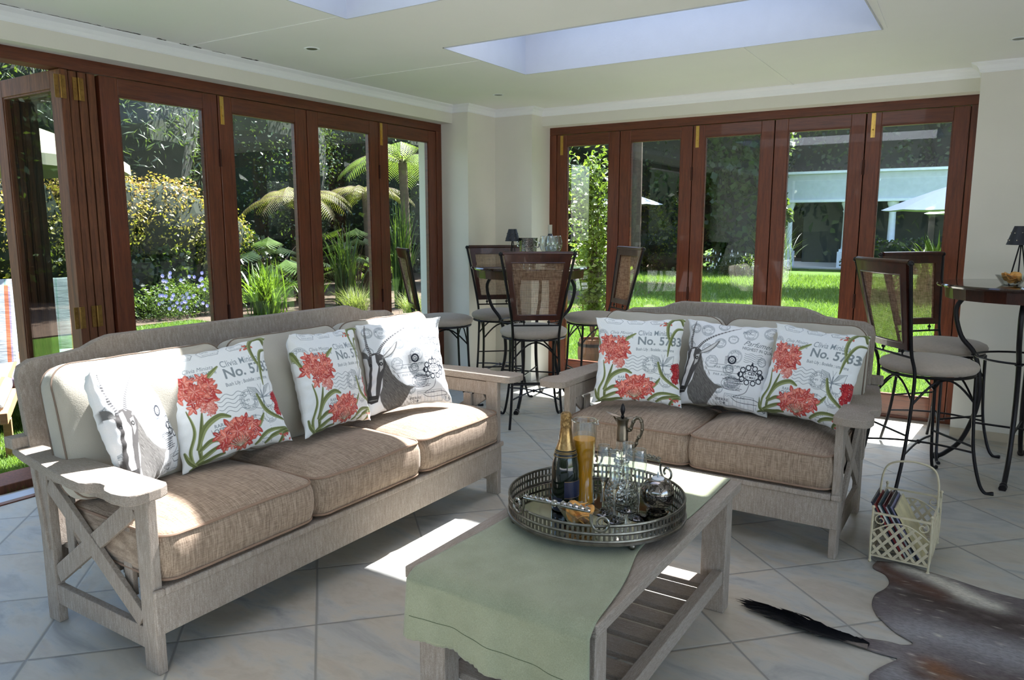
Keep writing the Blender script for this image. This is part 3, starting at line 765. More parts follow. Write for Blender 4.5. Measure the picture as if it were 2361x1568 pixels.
def paint_clivia():
    cv = Canvas(900, CLOTH); rnd = random.Random(5)
    # pale postmarks behind everything
    for (x, y, w, h) in ((.10, .01, .22, .075), (.36, .0, .20, .07), (.62, .02, .16, .05)):
        cv.line([(x, y + h * .4), (x + w * .15, y), (x + w * .85, y), (x + w, y + h * .4), (x + w * .85, y + h), (x + w * .15, y + h), (x, y + h * .4)], .004, INK)
        cv.text('OPEN', (x + w * .18, y + h * .45), h * .4, INK); cv.text('SOUTH AFRICA', (x + w * .2, y + h * .85), h * .28, INK)
    stamp(cv, (.07, .25), .085, ('LIKENG', 'R.S.A', ''))
    cv.text('Clivia Miniata', (.17, .215), .056, INK, bold=-.003, shear=.4, sx=.88); cv.text('AMARYLLIDACEAE', (.20, .262), .046, INK, sx=.66, bold=.012)
    cv.text('Clivia Miniata', (.50, .225), .095, lin(130, 142, 150), sx=.74, bold=.004)
    cv.text('No. 5783', (.50, .335), .135, lin(132, 142, 148), sx=.98, bold=.022)
    cv.text('Bush Lily ; Boslelie ; umayime', (.49, .405), .046, lin(118, 130, 140), sx=.80, bold=.012)
    for k in range(5):
        cv.line([(.38 + .26 * t / 20, .475 + .036 * k + .012 * math.sin(t * .75)) for t in range(21)], .0045, INK)
    stamp(cv, (.66, .56), .092, ('CAPE TOWN', 'SOUTH AFRICA', '29  730'))
    stamp(cv, (.835, .72), .08, ('NATAL', 'R.S.A', ''))
    # butterfly
    for sg in (-1, 1):
        b0 = np.array((.80, .56)); cv.line([b0 + (sg * .0, 0), b0 + (sg * .05, -.09), b0 + (sg * .13, -.11), b0 + (sg * .12, -.03), b0 + (0, .01)], .0045, INK)
        cv.line([b0, b0 + (sg * .10, .0), b0 + (sg * .10, .08), b0 + (sg * .03, .10), b0 + (0, .02)], .0045, INK)
        cv.poly([b0, b0 + (sg * .05, -.085), b0 + (sg * .125, -.105), b0 + (sg * .075, -.055)], lin(168, 176, 180), .8)
        for k in range(4): cv.line([b0, b0 + (sg * (.05 + .02 * k), -.08 + .03 * k)], .003, INK)
    cv.line([(.80, .50), (.80, .64)], .012, INK); cv.line([(.80, .50), (.78, .44)], .003, INK); cv.line([(.80, .50), (.82, .44)], .003, INK)
    for x, s in ((.29, 'RARGE'), (.29, 'OFFICE')):
        pass
    cv.text('RARGE  FRANCHISE', (.30, .725), .044, INK, bold=.01); cv.text('OFFICE', (.29, .772), .055, INK, bold=.02); cv.text('OFFICE', (.60, .772), .048, INK, bold=.01)
    cv.line([(.27, .73), (.28, .785), (.46, .785)], .004, INK); cv.circle((.66, .742), .085, .004, INK, sq=.45)
    cv.line([(.70, .94), (.78, .94), (.78, .985)], .004, INK); cv.text('No.', (.69, .985), .04, INK)
    for i in range(26): cv.circle((.72 + .09 * math.cos(i * .24), .83 + .09 * math.sin(i * .24)), .002, .003, INK, 6)
    # leaves and stems
    strap(cv, [(.155, 1.0), (.15, .85), (.19, .70), (.23, .56)], .020, .8); strap(cv, [(.10, 1.02), (.07, .86), (.13, .7), (.10, .52)], .016)
    strap(cv, [(.13, .86), (.22, .70), (.36, .63), (.46, .66)], .026, 1.0); strap(cv, [(.14, .88), (.26, .82), (.38, .86)], .022, .85)
    strap(cv, [(.09, .98), (.22, .92), (.34, .88)], .022, .95); strap(cv, [(.05, 1.0), (.2, .985), (.36, .97)], .022, .8); strap(cv, [(.0, .2), (.02, .3), (.05, .42)], .016)
    strap(cv, [(.12, 1.0), (.05, .92), (.02, .84)], .018, .9); strap(cv, [(.30, .33), (.38, .27), (.48, .20)], .020, 1.15)
    strap(cv, [(.66, .84), (.72, .77), (.77, .70)], .018, .95)
    strap(cv, [(.63, .985), (.72, .90), (.82, .87), (.98, .87)], .020); strap(cv, [(.72, .985), (.80, .93), (.90, .90), (1.0, .88)], .020, .9)
    strap(cv, [(.86, 1.0), (.92, .93), (1.0, .9)], .018, .85); strap(cv, [(.74, .52), (.79, .66), (.88, .74), (.99, .80)], .020, .95)
    flower_head(cv, (.215, .385), .195, rnd); flower_head(cv, (.30, .54), .07, rnd)
    strap(cv, [(.49, 1.0), (.49, .93), (.48, .86)], .018, .7)
    flower_head(cv, (.495, .815), .20, rnd, squash=.78)
    for k in range(9): an = -PI / 2 + (k - 4) * .24; cv.line([(.49, .96), (.49 + .11 * math.cos(an), .96 + .11 * math.sin(an))], .0055, lin(92, 96, 66))
    for k in range(9): an = -PI / 2 + (k - 4) * .24; cv.line([(.49, .955), (.49 + .1 * math.cos(an), .955 + .1 * math.sin(an))], .0025, lin(226, 214, 198))
    flower_head(cv, (.985, .60), .085, rnd, dark=True); flower_head(cv, (.955, .70), .055, rnd, dark=True)
    for k in range(14):
        x, y = .80 + .07 * math.cos(k * 1.9) * rnd.random(), .075 + .05 * math.sin(k * 1.3) * rnd.random()
        cv.line([(.81, .06), (x, y)], .004, lin(98, 108, 72)); ellip_leaf(cv, (x, y), (x + rnd.uniform(-.025, .025), y + .022), .008, lin(198, 104, 92))
    for k in range(10):
        x, y = .93 + .05 * rnd.uniform(-1, 1), .965 + .03 * rnd.uniform(-1, 1); ellip_leaf(cv, (x, y), (x + rnd.uniform(-.03, .03), y - .02), .009, lin(190, 92, 84))
    strap(cv, [(1.0, .03), (.90, .0), (.83, .08), (.84, .22), (.90, .34)], .020, .95); strap(cv, [(1.0, .14), (.92, .16), (.87, .30), (.85, .46)], .018, 1.0)
    strap(cv, [(1.0, .10), (.95, .02), (.86, .02)], .016, .85)
    return cv

def paint_antelope():
    cv = Canvas(900, lin(228, 230, 233)); rnd = random.Random(11)
    W8 = ['MAFIKENG', 'NORTH', 'PARIS', 'PHILIPPI', 'PRETORIA', 'BRANDVLEI', 'WESTERN', 'KAROO', 'KUILSRIVIER']
    spots = [(.25, .13, .075), (.42, .05, .06), (.55, .22, .055), (.72, .13, .075), (.93, .10, .075), (.28, .36, .06), (.42, .28, .06), (.60, .42, .075), (.36, .50, .07), (.60, .70, .075), (.10, .12, .06), (.06, .34, .06),
             (.47, .80, .055), (.04, .70, .055), (.90, .44, .05), (.55, .57, .055)]
    for i, (x, y, r) in enumerate(spots):
        if i % 3 == 2:
            k = 8; cv.line([(x + r * math.cos(2 * PI * j / k + .4), y + r * math.sin(2 * PI * j / k + .4)) for j in range(k + 1)], .0045, INK)
            cv.line([(x + r * .86 * math.cos(2 * PI * j / k + .4), y + r * .86 * math.sin(2 * PI * j / k + .4)) for j in range(k + 1)], .003, INK)
            cv.text(W8[i % 9], (0, 0), r * .32, INK, arc=(x, y, r * .5, -PI / 2, 1), bold=.01); cv.text('%d' % (1940 + i), (x - r * .35, y + r * .12), r * .4, INK)
        else: stamp(cv, (x, y), r, (W8[i % 9], W8[(i + 4) % 9], '27 50'))
    cv.text('PEX.', (.63, .13), .055, INK, bold=.01); cv.text('Parfumerie', (.66, .27), .085, INK * .7, rot=.08, shear=.5)
    cv.text('HIGHEST IN QUALITY', (.66, .325), .05, INK * .6, rot=.06, bold=.01, sx=.85)
    for k in range(5): cv.line([(.70 + .2 * t / 16, .37 + .022 * k + .008 * math.sin(t * .8)) for t in range(17)], .004, INK * .8)
    for y in (.52, .60): cv.line([(.34, y), (.66, y)], .004, INK * .7); cv.text('PAR AVION', (.40, y + .045), .038, INK * .8)
    cv.circle((.56, .555), .04, .005, INK * .6)
    cv.line([(.55, .84), (.86, .84), (.86, .98), (.55, .98), (.55, .84)], .005, INK); cv.text('CHARGE INS', (.56, .875), .036, INK)
    for k in range(6): cv.line([(.60 + .04 * k, .885), (.60 + .04 * k, .98)], .003, INK)
    cv.text('PIERRE', (.46, .935), .045, DK, bold=.01); cv.text('CHE', (.50, .97), .035, DK, bold=.01); cv.text('F 6', (.90, .965), .06, INK, bold=.02); cv.circle((.93, .945), .05, .004, INK, sq=.7)
    cv.text('OFFICE', (.60, .545), .045, INK)
    # heavy black frank and ornate label
    cv.circle((.575, .46), .038, .018, DK); cv.circle((.575, .46), .016, .006, DK)
    for k in range(7): cv.line([(.50, .43 + .012 * k), (.54 + rnd.uniform(-.02, .01), .42 + .014 * k)], .005, DK)
    ox, oy = .80, .60
    for k in range(10):
        an = 2 * PI * k / 10; cv.circle((ox + .115 * math.cos(an), oy + .085 * math.sin(an)), .026, .011, DK)
    cv.circle((ox, oy), .085, .008, DK, sq=.62); cv.text('5 CENTS', (ox - .075, oy - .005), .05, DK, bold=.03); cv.text('27 MAY', (ox - .06, oy + .035), .036, DK, bold=.02)
    for sg in (-1, 1): cv.poly([(ox + sg * .16, oy), (ox + sg * .12, oy - .02), (ox + sg * .12, oy + .02)], DK)
    cv.poly([(ox, oy - .15), (ox - .02, oy - .1), (ox + .02, oy - .1)], DK)
    for k in range(9): cv.line([(.50 + rnd.uniform(0, .05), .655 + .016 * k), (.68 + rnd.uniform(0, .05), .655 + .016 * k + rnd.uniform(-.006, .006))], .0065, DK)
    cv.circle((.60, .72), .10, .004, DK, sq=.75)
    cv.line([tuple(q[:2]) for q in bez([(.80, .70, 0), (.76, .80, 0), (.64, .87, 0), (.86, .86, 0), (.93, .90, 0), (.70, .92, 0), (.62, .88, 0)], 8)], .006, DK)
    # the antelope: neck, face, ears and ringed horns
    neck = [(.215, .40), (.25, .50), (.29, .60), (.36, .69), (.43, .745), (.53, .775), (.47, .80), (.44, .86), (.40, .93), (.36, 1.0), (.22, 1.0), (.165, .95), (.13, .87), (.12, .80), (.16, .72), (.18, .55)]
    cv.poly(neck, lin(104, 102, 100))
    for k in range(420):
        x, y = rnd.uniform(.13, .5), rnd.uniform(.45, .98); l = .035
        m = .16 < x < .24 + (y - .4) * .5 and not (x < .17 and y < .8)
        if m: g = rnd.choice((70, 88, 122, 138, 60)); cv.line([(x, y), (x + l * .55, y + l * .8)], .004, lin(g, g - 2, g - 5), .7)
    face = [(.03, .40), (.08, .355), (.16, .35), (.22, .39), (.235, .47), (.20, .55), (.155, .66), (.12, .80), (.10, .86), (.03, .87), (-.005, .83), (.0, .73), (.02, .60), (.035, .50)]
    cv.poly(face, lin(82, 80, 80))
    cv.poly([(.085, .38), (.125, .37), (.12, .45), (.14, .50), (.10, .62), (.075, .78), (.07, .84), (.03, .84), (.03, .74), (.05, .6), (.065, .5)], lin(232, 232, 234))
    cv.poly([(.16, .44), (.205, .43), (.19, .52), (.15, .56)], lin(190, 188, 186)); cv.circle((.175, .475), .014, .012, lin(30, 30, 32)); cv.circle((.055, .475), .010, .010, lin(40, 40, 42))
    cv.poly([(.0, .79), (.10, .80), (.10, .87), (.03, .88), (-.01, .85)], lin(60, 58, 58)); cv.line([(.01, .84), (.09, .845)], .006, lin(150, 150, 150))
    ellip_leaf(cv, (.20, .42), (.41, .25), .030, lin(120, 120, 120), bend=.08); ellip_leaf(cv, (.22, .41), (.39, .265), .017, lin(206, 206, 206), bend=.08)
    ellip_leaf(cv, (.05, .40), (-.06, .30), .028, lin(110, 110, 110)); 
    for pts, nn in (([(.075, .37), (.06, .25), (.075, .12), (.10, .02)], 17), ([(.165, .36), (.24, .27), (.38, .17), (.60, .05)], 30)):
        p = [tuple(q[:2]) for q in bez([(a, b, 0) for a, b in pts], 12)]; n = len(p)
        for i in range(n - 1): w = .034 * (1 - .8 * i / n); cv.line([p[i], p[i + 1]], w, lin(128, 128, 130)); 
        for i in range(0, n - 3, 2):
            d = np.array(p[i + 1]) - np.array(p[i]); d = np.array([-d[1], d[0]]) / (np.hypot(*d) + 1e-9); w = .019 * (1 - .8 * i / n)
            cv.line([tuple(np.array(p[i]) - d * w), tuple(np.array(p[i]) + d * w)], .006, lin(64, 64, 68)); cv.line([tuple(np.array(p[i + 1]) - d * w * .6), tuple(np.array(p[i + 1]) + d * w * .2)], .004, lin(214, 214, 216))
    return cv

PN = 300
def pillow_mesh(cv, seed, S=.42, T=.062, fold=0.0):
    n = PN; k = cv.n // n
    img = cv.a[:k * n, :k * n].reshape(n, k, n, k, 3).mean((1, 3))
    u = np.linspace(-1, 1, n); U, V = np.meshgrid(u, u)                       # V: top row = -1
    rs = np.random.RandomState(seed)
    th = T * ((1 - U ** 2) * (1 - V ** 2)).clip(0) ** .40
    ex = 1 - .105 * (1 - V ** 2) * np.abs(U) ** 1.5; ez = 1 - .105 * (1 - U ** 2) * np.abs(V) ** 1.5
    X = U * ex * S / 2; Z = -V * ez * S / 2
    wr = np.zeros_like(U)
    for i in range(5):
        a = rs.uniform(0, PI); f = rs.uniform(4, 9); wr += np.sin((U * math.cos(a) + V * math.sin(a)) * f + rs.uniform(0, 6)) * .0018
    edge = (1 - np.maximum(np.abs(U), np.abs(V))).clip(0, 1)
    puck = np.sin(np.arctan2(V, U) * 34 + rs.uniform(0, 6)) * .0022 * np.exp(-((edge - .09) / .07) ** 2) * (edge > 0.001)
    diag = .010 * np.exp(-((np.abs(U) - np.abs(V)) / .10) ** 2) * (np.hypot(U, V) / 1.41) ** 4 * (edge > .002)
    th = th + (wr * (edge * 4).clip(0, 1)) + puck - diag * .4
    Yf = -th
    Xf = X + np.sin(V * 21 + seed) * .0016 * np.abs(U) ** 8; Zf = Z + np.sin(U * 19 + seed) * .0016 * np.abs(V) ** 8
    # top corners flop forward a little
    fl = ((np.abs(U) + (-V)) / 2 - .78).clip(0) / .22
    Yf = Yf - .030 * fl ** 2; bend = .016 * fl ** 2; Zf = Zf - bend
    F = np.stack([Xf, Yf, Zf], -1).reshape(-1, 3)
    m = 40; ub = np.linspace(0, n - 1, m).round().astype(int)
    me = bpy.data.meshes.new('pillow_cover')
    idx = np.arange(n * n).reshape(n, n)
    q = np.stack([idx[:-1, :-1], idx[1:, :-1], idx[1:, 1:], idx[:-1, 1:]], -1).reshape(-1, 4)
    B = F.copy(); B[:, 1] = (th * .9).reshape(-1) - .030 * (fl ** 2).reshape(-1) + .0
    # coarse back sheet, its rim shares the rim of the front
    keep = idx[np.ix_(ub, ub)]; bm_ids = -np.ones((m, m), int); extra = []
    for i in range(m):
        for j in range(m):
            if i in (0, m - 1) or j in (0, m - 1): bm_ids[i, j] = keep[i, j]
            else: bm_ids[i, j] = n * n + len(extra); extra.append(B[keep[i, j]])
    verts = np.concatenate([F, np.array(extra)]); qb = np.stack([bm_ids[:-1, :-1], bm_ids[:-1, 1:], bm_ids[1:, 1:], bm_ids[1:, :-1]], -1).reshape(-1, 4)
    faces = np.concatenate([q, qb])
    me.vertices.add(len(verts)); me.vertices.foreach_set('co', verts.astype(np.float32).ravel())
    me.loops.add(len(faces) * 4); me.loops.foreach_set('vertex_index', faces.astype(np.int32).ravel())
    me.polygons.add(len(faces)); me.polygons.foreach_set('loop_start', np.arange(0, len(faces) * 4, 4, dtype=np.int32)); me.polygons.foreach_set('loop_total', np.full(len(faces), 4, np.int32))
    me.update(calc_edges=True); me.validate()
    col = np.ones((len(verts), 4), np.float32); col[:n * n, :3] = img.reshape(-1, 3); col[n * n:, :3] = CLOTH
    at = me.color_attributes.new('print', 'FLOAT_COLOR', 'POINT'); at.data.foreach_set('color', col.ravel())
    me.polygons.foreach_set('use_smooth', [True] * len(me.polygons))
    return me

def print_mat():
    t = NT('printed cotton'); a = t.n('ShaderNodeAttribute', attribute_name='print'); o = t.coord('Object')
    n = t.noise(o, 500, 2, .6)
    c = t.mix(a.outputs['Color'], (0, 0, 0, 1), t.math('MULTIPLY', n, .10))
    return t.pbr(c, .9, 0, t.bump(t.math('ADD', t.math('MULTIPLY', n, .3), t.noise(o, 14, 5)), .35, .006), spec=.15, sheen=.15)
M['print'] = print_mat()
me_cl = [pillow_mesh(paint_clivia(), 3)]; me_an = [pillow_mesh(paint_antelope(), 8)]
for m_ in me_cl + me_an: m_.materials.append(M['print'])
def pillow(kind, x, y, z, yaw, tilt, roll, label, group, s=1.0):
    z -= .012; s = 1.02
    o = bpy.data.objects.new('scatter_cushion', (me_cl if kind == 'c' else me_an)[0]); COL.objects.link(o)
    # local -y faces out; lean back by tilt, turn by yaw, roll in its own plane
    mt = Matrix.Rotation(yaw, 4, 'Z') @ Matrix.Rotation(-tilt, 4, 'X') @ Matrix.Rotation(-roll, 4, 'Y')
    o.matrix_world = Matrix.Translation((x, y, z)) @ mt @ Matrix.Scale(s, 4)
    tag(o, label, 'cushion', group)
pillow('a', 1.300, -4.07, .692, 2.22, .32, -.07, 'antelope head cushion at the near end of the long sofa', 'antelope print cushions')
pillow('c', 1.297, -3.732, .700, 1.363, .377, .079, 'cushion printed with two red flowers, second from the near end of the long sofa', 'red flower print cushions')
pillow('c', 1.343, -3.253, .705, 1.71, .27, -.06, 'cushion printed with two red flowers, third from the near end of the long sofa', 'red flower print cushions')
pillow('a', 1.366, -2.808, .700, 1.133, .293, .027, 'sunlit cushion printed with an antelope head at the far end of the long sofa', 'antelope print cushions')
pillow('c', 2.246, -2.133, .700, .241, .29, .014, 'cushion printed with red flowers in the left corner of the two seat sofa', 'red flower print cushions')
pillow('a', 2.629, -1.990, .690, .066, .397, -.039, 'cushion printed with an antelope head between two flower cushions on the two seat sofa', 'antelope print cushions')
pillow('c', 3.014, -2.06, .700, -.297, .379, -.037, 'cushion printed with red flowers in the right corner of the two seat sofa', 'red flower print cushions')
# ------------------------------------------------------------------ bar stools
def cane_mat():
    t = NT('woven cane'); c = t.n('ShaderNodeTexCoord').outputs['Generated']; o = t.coord('Object')
    s = t.n('ShaderNodeSeparateXYZ'); t.l(o, s.inputs[0])
    def grid(v, f, w):
        fr = t.math('FRACT', t.math('MULTIPLY', v, f)); return t.math('LESS_THAN', fr, w)
    g = t.math('MAXIMUM', grid(s.outputs[0], 190, .44), grid(s.outputs[2], 190, .44))
    n = t.noise(t.coord('Object', scale=(1, 1, .08)), 150, 3); n2 = t.noise(t.coord('Object', scale=(.08, 1, 1)), 150, 3)
    col = t.ramp(t.math('ADD', t.math('MULTIPLY', n, .5), t.math('MULTIPLY', n2, .5)), [(.36, srgb(104, 80, 66)), (.5, srgb(146, 118, 98)), (.64, srgb(176, 148, 126))])
    d = t.n('ShaderNodeBsdfDiffuse'); t.l(col, d.inputs[0]); tl = t.n('ShaderNodeBsdfTranslucent'); t.l(col, tl.inputs[0])
    m1 = t.n('ShaderNodeMixShader'); m1.inputs[0].default_value = .35; t.l(d.outputs[0], m1.inputs[1]); t.l(tl.outputs[0], m1.inputs[2])
    tr = t.n('ShaderNodeBsdfTransparent'); m = t.n('ShaderNodeMixShader'); t.l(g, m.inputs[0]); t.l(tr.outputs[0], m.inputs[1]); t.l(m1.outputs[0], m.inputs[2]); t.l(m.outputs[0], t.out.inputs[0])
    return t.mat
M['cane'] = cane_mat()

def make_stool():
    """faces local +y; back towards -y"""
    s = thing('bar_stool', 'bar stool', 'bar stool')
    zs = .590                                          # seat ring
    rr = .205
    # upholstered seat
    pr = [(.001, .0), (.19, .0), (.214, .006), (.224, .020), (.226, .034), (.218, .048), (.190, .061), (.13, .071), (.06, .076), (.001, .077)]
    o = MB().lathe(pr, 40, (0, 0, zs + .008)).build('seat', M['stoolfab'], s, smooth=True, auto=False)
    b = MB(); b.lathe([(.196, 0), (.212, 0), (.216, .006), (.212, .012), (.196, .012)], 40, (0, 0, zs - .004)); b.build('seat_ring', M['iron'], s, smooth=True)
    # back uprights continue down as the rear legs
    for sg in (-1, 1):
        pts = bez([(sg * .175, -.245, 0.012), (sg * .160, -.205, .20), (sg * .152, -.180, .42), (sg * .150, -.172, .60), (sg * .158, -.205, .72), (sg * .190, -.245, .92), (sg * .232, -.292, 1.150)], 6)
        b = MB(); b.tube(pts, .0085, 8); b.ball(tuple(pts[-1]), .014, 10, 6); b.build('back_leg', M['iron'], s, smooth=True)
        f = bez([(sg * .150, .150, zs), (sg * .150, .155, .42), (sg * .158, .165, .22), (sg * .178, .190, .07), (sg * .195, .215, .010), (sg * .215, .250, .008)], 6)
        b = MB(); b.tube(f, [.0085] * (len(f) - 6) + [.008, .008, .009, .010, .011, .010], 8); b.build('front_leg', M['iron'], s, smooth=True)
    # curved brackets under the seat, crossed foot braces and arched foot rest
    def arc(p, q, sag, n=10):
        p, q = Vector(p), Vector(q); return [p + (q - p) * (i / n) + Vector((0, 0, sag * math.sin(PI * i / n))) for i in range(n + 1)]
    for (p, q) in (((-.151, -.172, .46), (.151, -.172, .46)), ((-.15, .150, .46), (.15, .150, .46)), ((-.151, -.172, .46), (-.15, .15, .46)), ((.151, -.172, .46), (.15, .15, .46))):
        b = MB(); b.tube(arc(p, q, .115, 12), .005, 6, flat=1.2); b.build('bracket', M['iron'], s, smooth=True)
    b = MB(); b.tube(arc((-.163, -.210, .200), (.158, .166, .205), .02), .0055, 6); b.tube(arc((.163, -.210, .200), (-.158, .166, .205), .02), .0055, 6)
    b.ball((0, -.02, .222), .012, 8, 6); b.build('foot_brace', M['iron'], s, smooth=True)
    b = MB(); b.tube([(-.154, .162, .235), (.154, .162, .235)], .006, 6); b.build('foot_bar', M['iron'], s, smooth=True)
    b = MB(); b.tube([(-.158, -.192, .30), (.158, -.192, .30)], .0055, 6); b.build('foot_bar', M['iron'], s, smooth=True)
    # cross bar with two little turned spindles carrying the back frame
    b = MB(); b.tube([(-.156, -.196, .690), (.156, -.196, .690)], .006, 6); b.build('cross_bar', M['iron'], s, smooth=True)
    for sg in (-1, 1): b = MB(); b.lathe([(.004, 0), (.004, .012), (.010, .018), (.010, .024), (.004, .030), (.004, .038)], 10, (sg * .08, -.199, .692)); b.build('spindle', M['iron'], s, smooth=True)
    # mahogany back frame: tapered, gently bowed, round crest roll
    z0, z1 = .727, 1.148; yb = lambda z: -.202 - .215 * (z - z0)
    def hw(z): return .150 + (.212 - .150) * (z - z0) / (z1 - z0)
    def bow(x, z): return yb(z) - .020 * (1 - (x / .22) ** 2)
    def strip(xf0, xf1, za, zb, t=.018, nx=12, nz=8, grow=0):
        """curved board between fractions xf of the half width, heights za..zb"""
        vs = []; fs = []
        for side in (0, 1):
            for i in range(nx + 1):
                for k in range(nz + 1):
                    z = za + (zb - za) * k / nz; x = (xf0 + (xf1 - xf0) * i / nx) * hw(z); vs.append((x, bow(x, z) + (side - .5) * t, z))
        n1 = (nx + 1) * (nz + 1)
        for i in range(nx):
            for k in range(nz):
                a = i * (nz + 1) + k; c = a + nz + 1; fs.append((a, c, c + 1, a + 1)); fs.append((n1 + a, n1 + a + 1, n1 + c + 1, n1 + c))
        for i in range(nx):
            for k in (0, nz): a = i * (nz + 1) + k; c = a + nz + 1; fs.append((a, n1 + a, n1 + c, c))
        for k in range(nz):
            for i in (0, nx): a = i * (nz + 1) + k; fs.append((a, a + 1, n1 + a + 1, n1 + a))
        return vs, fs
    b = MB()
    b.add(*strip(-1, -.82, z0, z1, .020, 4)); b.add(*strip(.82, 1, z0, z1, .020, 4)); b.add(*strip(-.82, .82, z0, z0 + .034, .020, 14, 3)); b.add(*strip(-.82, .82, z1 - .052, z1, .020, 14, 3))
    b.build('back_frame', M['mahogany'], s, smooth=True)
    b = MB(); n = 16
    b.tube([(x, bow(x, z1) + .004, z1 + .006) for x in [(-1.03 + 2.06 * i / n) * hw(z1) for i in range(n + 1)]], .0135, 10); b.build('crest_roll', M['mahogany'], s, smooth=True)
    vs, fs = strip(-.82, .82, z0 + .034, z1 - .052, .0012, 14, 10)
    b = MB(); b.add(vs[:len(vs) // 2], [f for f in fs if max(f) < len(vs) // 2]); b.build('cane_panel', M['cane'], s, smooth=True, auto=False)
    b = MB(); q = .006                                        # bead round the cane
    for xf in (-.82, .82): b.tube([(xf * hw(z), bow(xf * hw(z), z) - .009, z) for z in np.linspace(z0 + .034, z1 - .052, 8)], .004, 5); 
    for z in (z0 + .034, z1 - .052): b.tube([(x, bow(x, z) - .009, z) for x in np.linspace(-.82 * hw(z), .82 * hw(z), 12)], .004, 5)
    b.build('bead', M['mahogany'], s, smooth=True)
    return s

st0 = make_stool()
G = 'cane backed iron bar stools'
spots = [((1.076, -1.150), .624, 'bar stool with its cane back to the room, nearest at the corner bar table'),
         ((.360, -.475), -2.42, 'bar stool facing the room from behind the corner bar table'),
         ((.200, -1.010), -.690, 'bar stool seen edge on at the left of the corner bar table'),
         ((1.085, -.262), 2.418, 'bar stool at the right of the corner bar table, before the glass doors'),
         ((3.399, -1.124), -.90, 'bar stool nearest the two seat sofa, at the right hand bar table'),
         ((3.428, -.395), -2.313, 'bar stool by the rear doors, behind the nearer stool of the right hand bar table')]
for i, ((x, y), a, lb) in enumerate(spots):
    o = st0 if i == 0 else dup(st0)
    o.location = (x, y, 0); o.rotation_euler = (0, 0, a); o['label'] = lb; o['group'] = G

# ------------------------------------------------------------------ bar tables
def make_bar_table(label, loc, rz, ztop=1.03):
    t = thing('bar_table', label, 'bar table', loc, rz)
    o = MB().lathe([(.001, ztop - .022), (.415, ztop - .022), (.432, ztop - .018), (.438, ztop - .009), (.432, ztop - .001), (.42, ztop), (.001, ztop)], 64).build('tabletop', M['tabletop'], t, smooth=True)
    MB().lathe([(.375, ztop - .080), (.392, ztop - .080), (.398, ztop - .023), (.375, ztop - .023)], 24, rot=.1).build('apron', M['mahogany'], t)
    for k in range(4):
        a = PI / 2 * k; c, s = math.cos(a), math.sin(a)
        P = lambda r, z: (r * c, r * s, z)
        pts = bez([P(.300, ztop - .08), P(.335, ztop - .16), P(.30, ztop - .30), P(.225, .62), P(.190, .45), P(.200, .30), P(.255, .13), P(.325, .045), P(.365, .016), P(.40, .012)], 5)
        n = len(pts); b = MB(); b.tube(pts, [.0125 + (.006 if i > n - 7 else 0) for i in range(n)], 8); b.ball(P(.372, .020), .018, 8, 6)
        b.lathe([(.012, -.006), (.019, -.003), (.019, .003), (.012, .006)], 12, P(.226, .62)); b.build('leg', M['iron'], t, smooth=True)
    b = MB(); b.tube([(.222 * math.cos(2 * PI * i / 28), .222 * math.sin(2 * PI * i / 28), .625) for i in range(28)], .006, 6, closed=True); b.build('leg_ring', M['iron'], t, smooth=True)
    b = MB(); b.tube([(-.21, 0, .24), (.21, 0, .24)], .006, 6); b.tube([(0, -.21, .24), (0, .21, .24)], .006, 6); b.build('stretcher', M['iron'], t, smooth=True)
    return t
tbL = make_bar_table('round dark topped bar table with curved iron legs standing in the room corner', (.755, -.668, 0), math.radians(-73))
tbR = make_bar_table('round dark topped bar table with curved iron legs by the right hand wall', (3.815, -.640, 0), math.radians(-97), 1.02)

# ------------------------------------------------------------------ things on the bar tables
def lamp(label, loc, rz):
    l = thing('table_lamp', label, 'lamp', loc, rz, 'small black pierced tin lamps')
    b = MB(); b.lathe([(.053, .182), (.055, .182), (.030, .270), (.028, .270), (.053, .184)], 28); b.build('lamp_shade', M['black'], l, smooth=True)
    b = MB()
    for r in range(2):
        for k in range(9):
            a = 2 * PI * (k + .5 * r) / 9; z = .204 + r * .034; rad = .0555 - (z - .182) * .284
            b.ball((rad * math.cos(a), rad * math.sin(a), z), .0035, 6, 4)
    b.build('pierced_holes', M['silver'], l)
    b = MB()
    for k in range(3): a = 2 * PI * k / 3 + .3; b.tube([(.004 * math.cos(a), .004 * math.sin(a), .190), (.036 * math.cos(a), .036 * math.sin(a), .003)], .0030, 6)
    b.lathe([(.001, .182), (.012, .182), (.012, .210), (.001, .210)], 12); b.tube([(0, 0, .18), (0, 0, .262)], .002, 6)
    b.tube(bez([(.050, 0, .190), (.068, 0, .175), (.064, 0, .150), (.052, 0, .160)], 6), .0022, 6)
    b.build('stand', M['iron'], l)
    return l
lamp('small black pierced tin lamp on the corner bar table', (0.645, -0.738, 1.03), 0)
_l = lamp('small black pierced tin lamp on the right hand bar table', (3.752, -.600, 1.02), .2); _l.scale = (1.25, 1.25, 1.12)
# ice bucket
ib = thing('ice_bucket', 'hammered metal ice bucket on the corner bar table beside the small lamp', 'ice bucket', (0.731, -0.660, 1.03))
M['hammer'] = (lambda t: t.pbr(srgb(190, 188, 182), .16, 1, t.bump((lambda v: (t.l(t.coord('Object'), v.inputs['Vector']), v.inputs['Scale'].__setattr__('default_value', 120), v.outputs['Distance'])[-1])(t.n('ShaderNodeTexVoronoi')), .5, .002)))(NT('hammered steel'))
MB().lathe([(.001, 0), (.052, 0), (.056, .004), (.070, .200), (.073, .206), (.068, .203), (.053, .008), (.001, .006)], 40).build('bucket', M['hammer'], ib, smooth=True)
b = MB(); b.tube(bez([(.068, 0, .180), (.092, 0, .172), (.090, 0, .140), (.064, 0, .140)], 5), .004, 6); b.tube(bez([(-.068, 0, .180), (-.092, 0, .172), (-.090, 0, .140), (-.064, 0, .140)], 5), .004, 6)
b.build('handle', M['chrome'], ib, smooth=True)
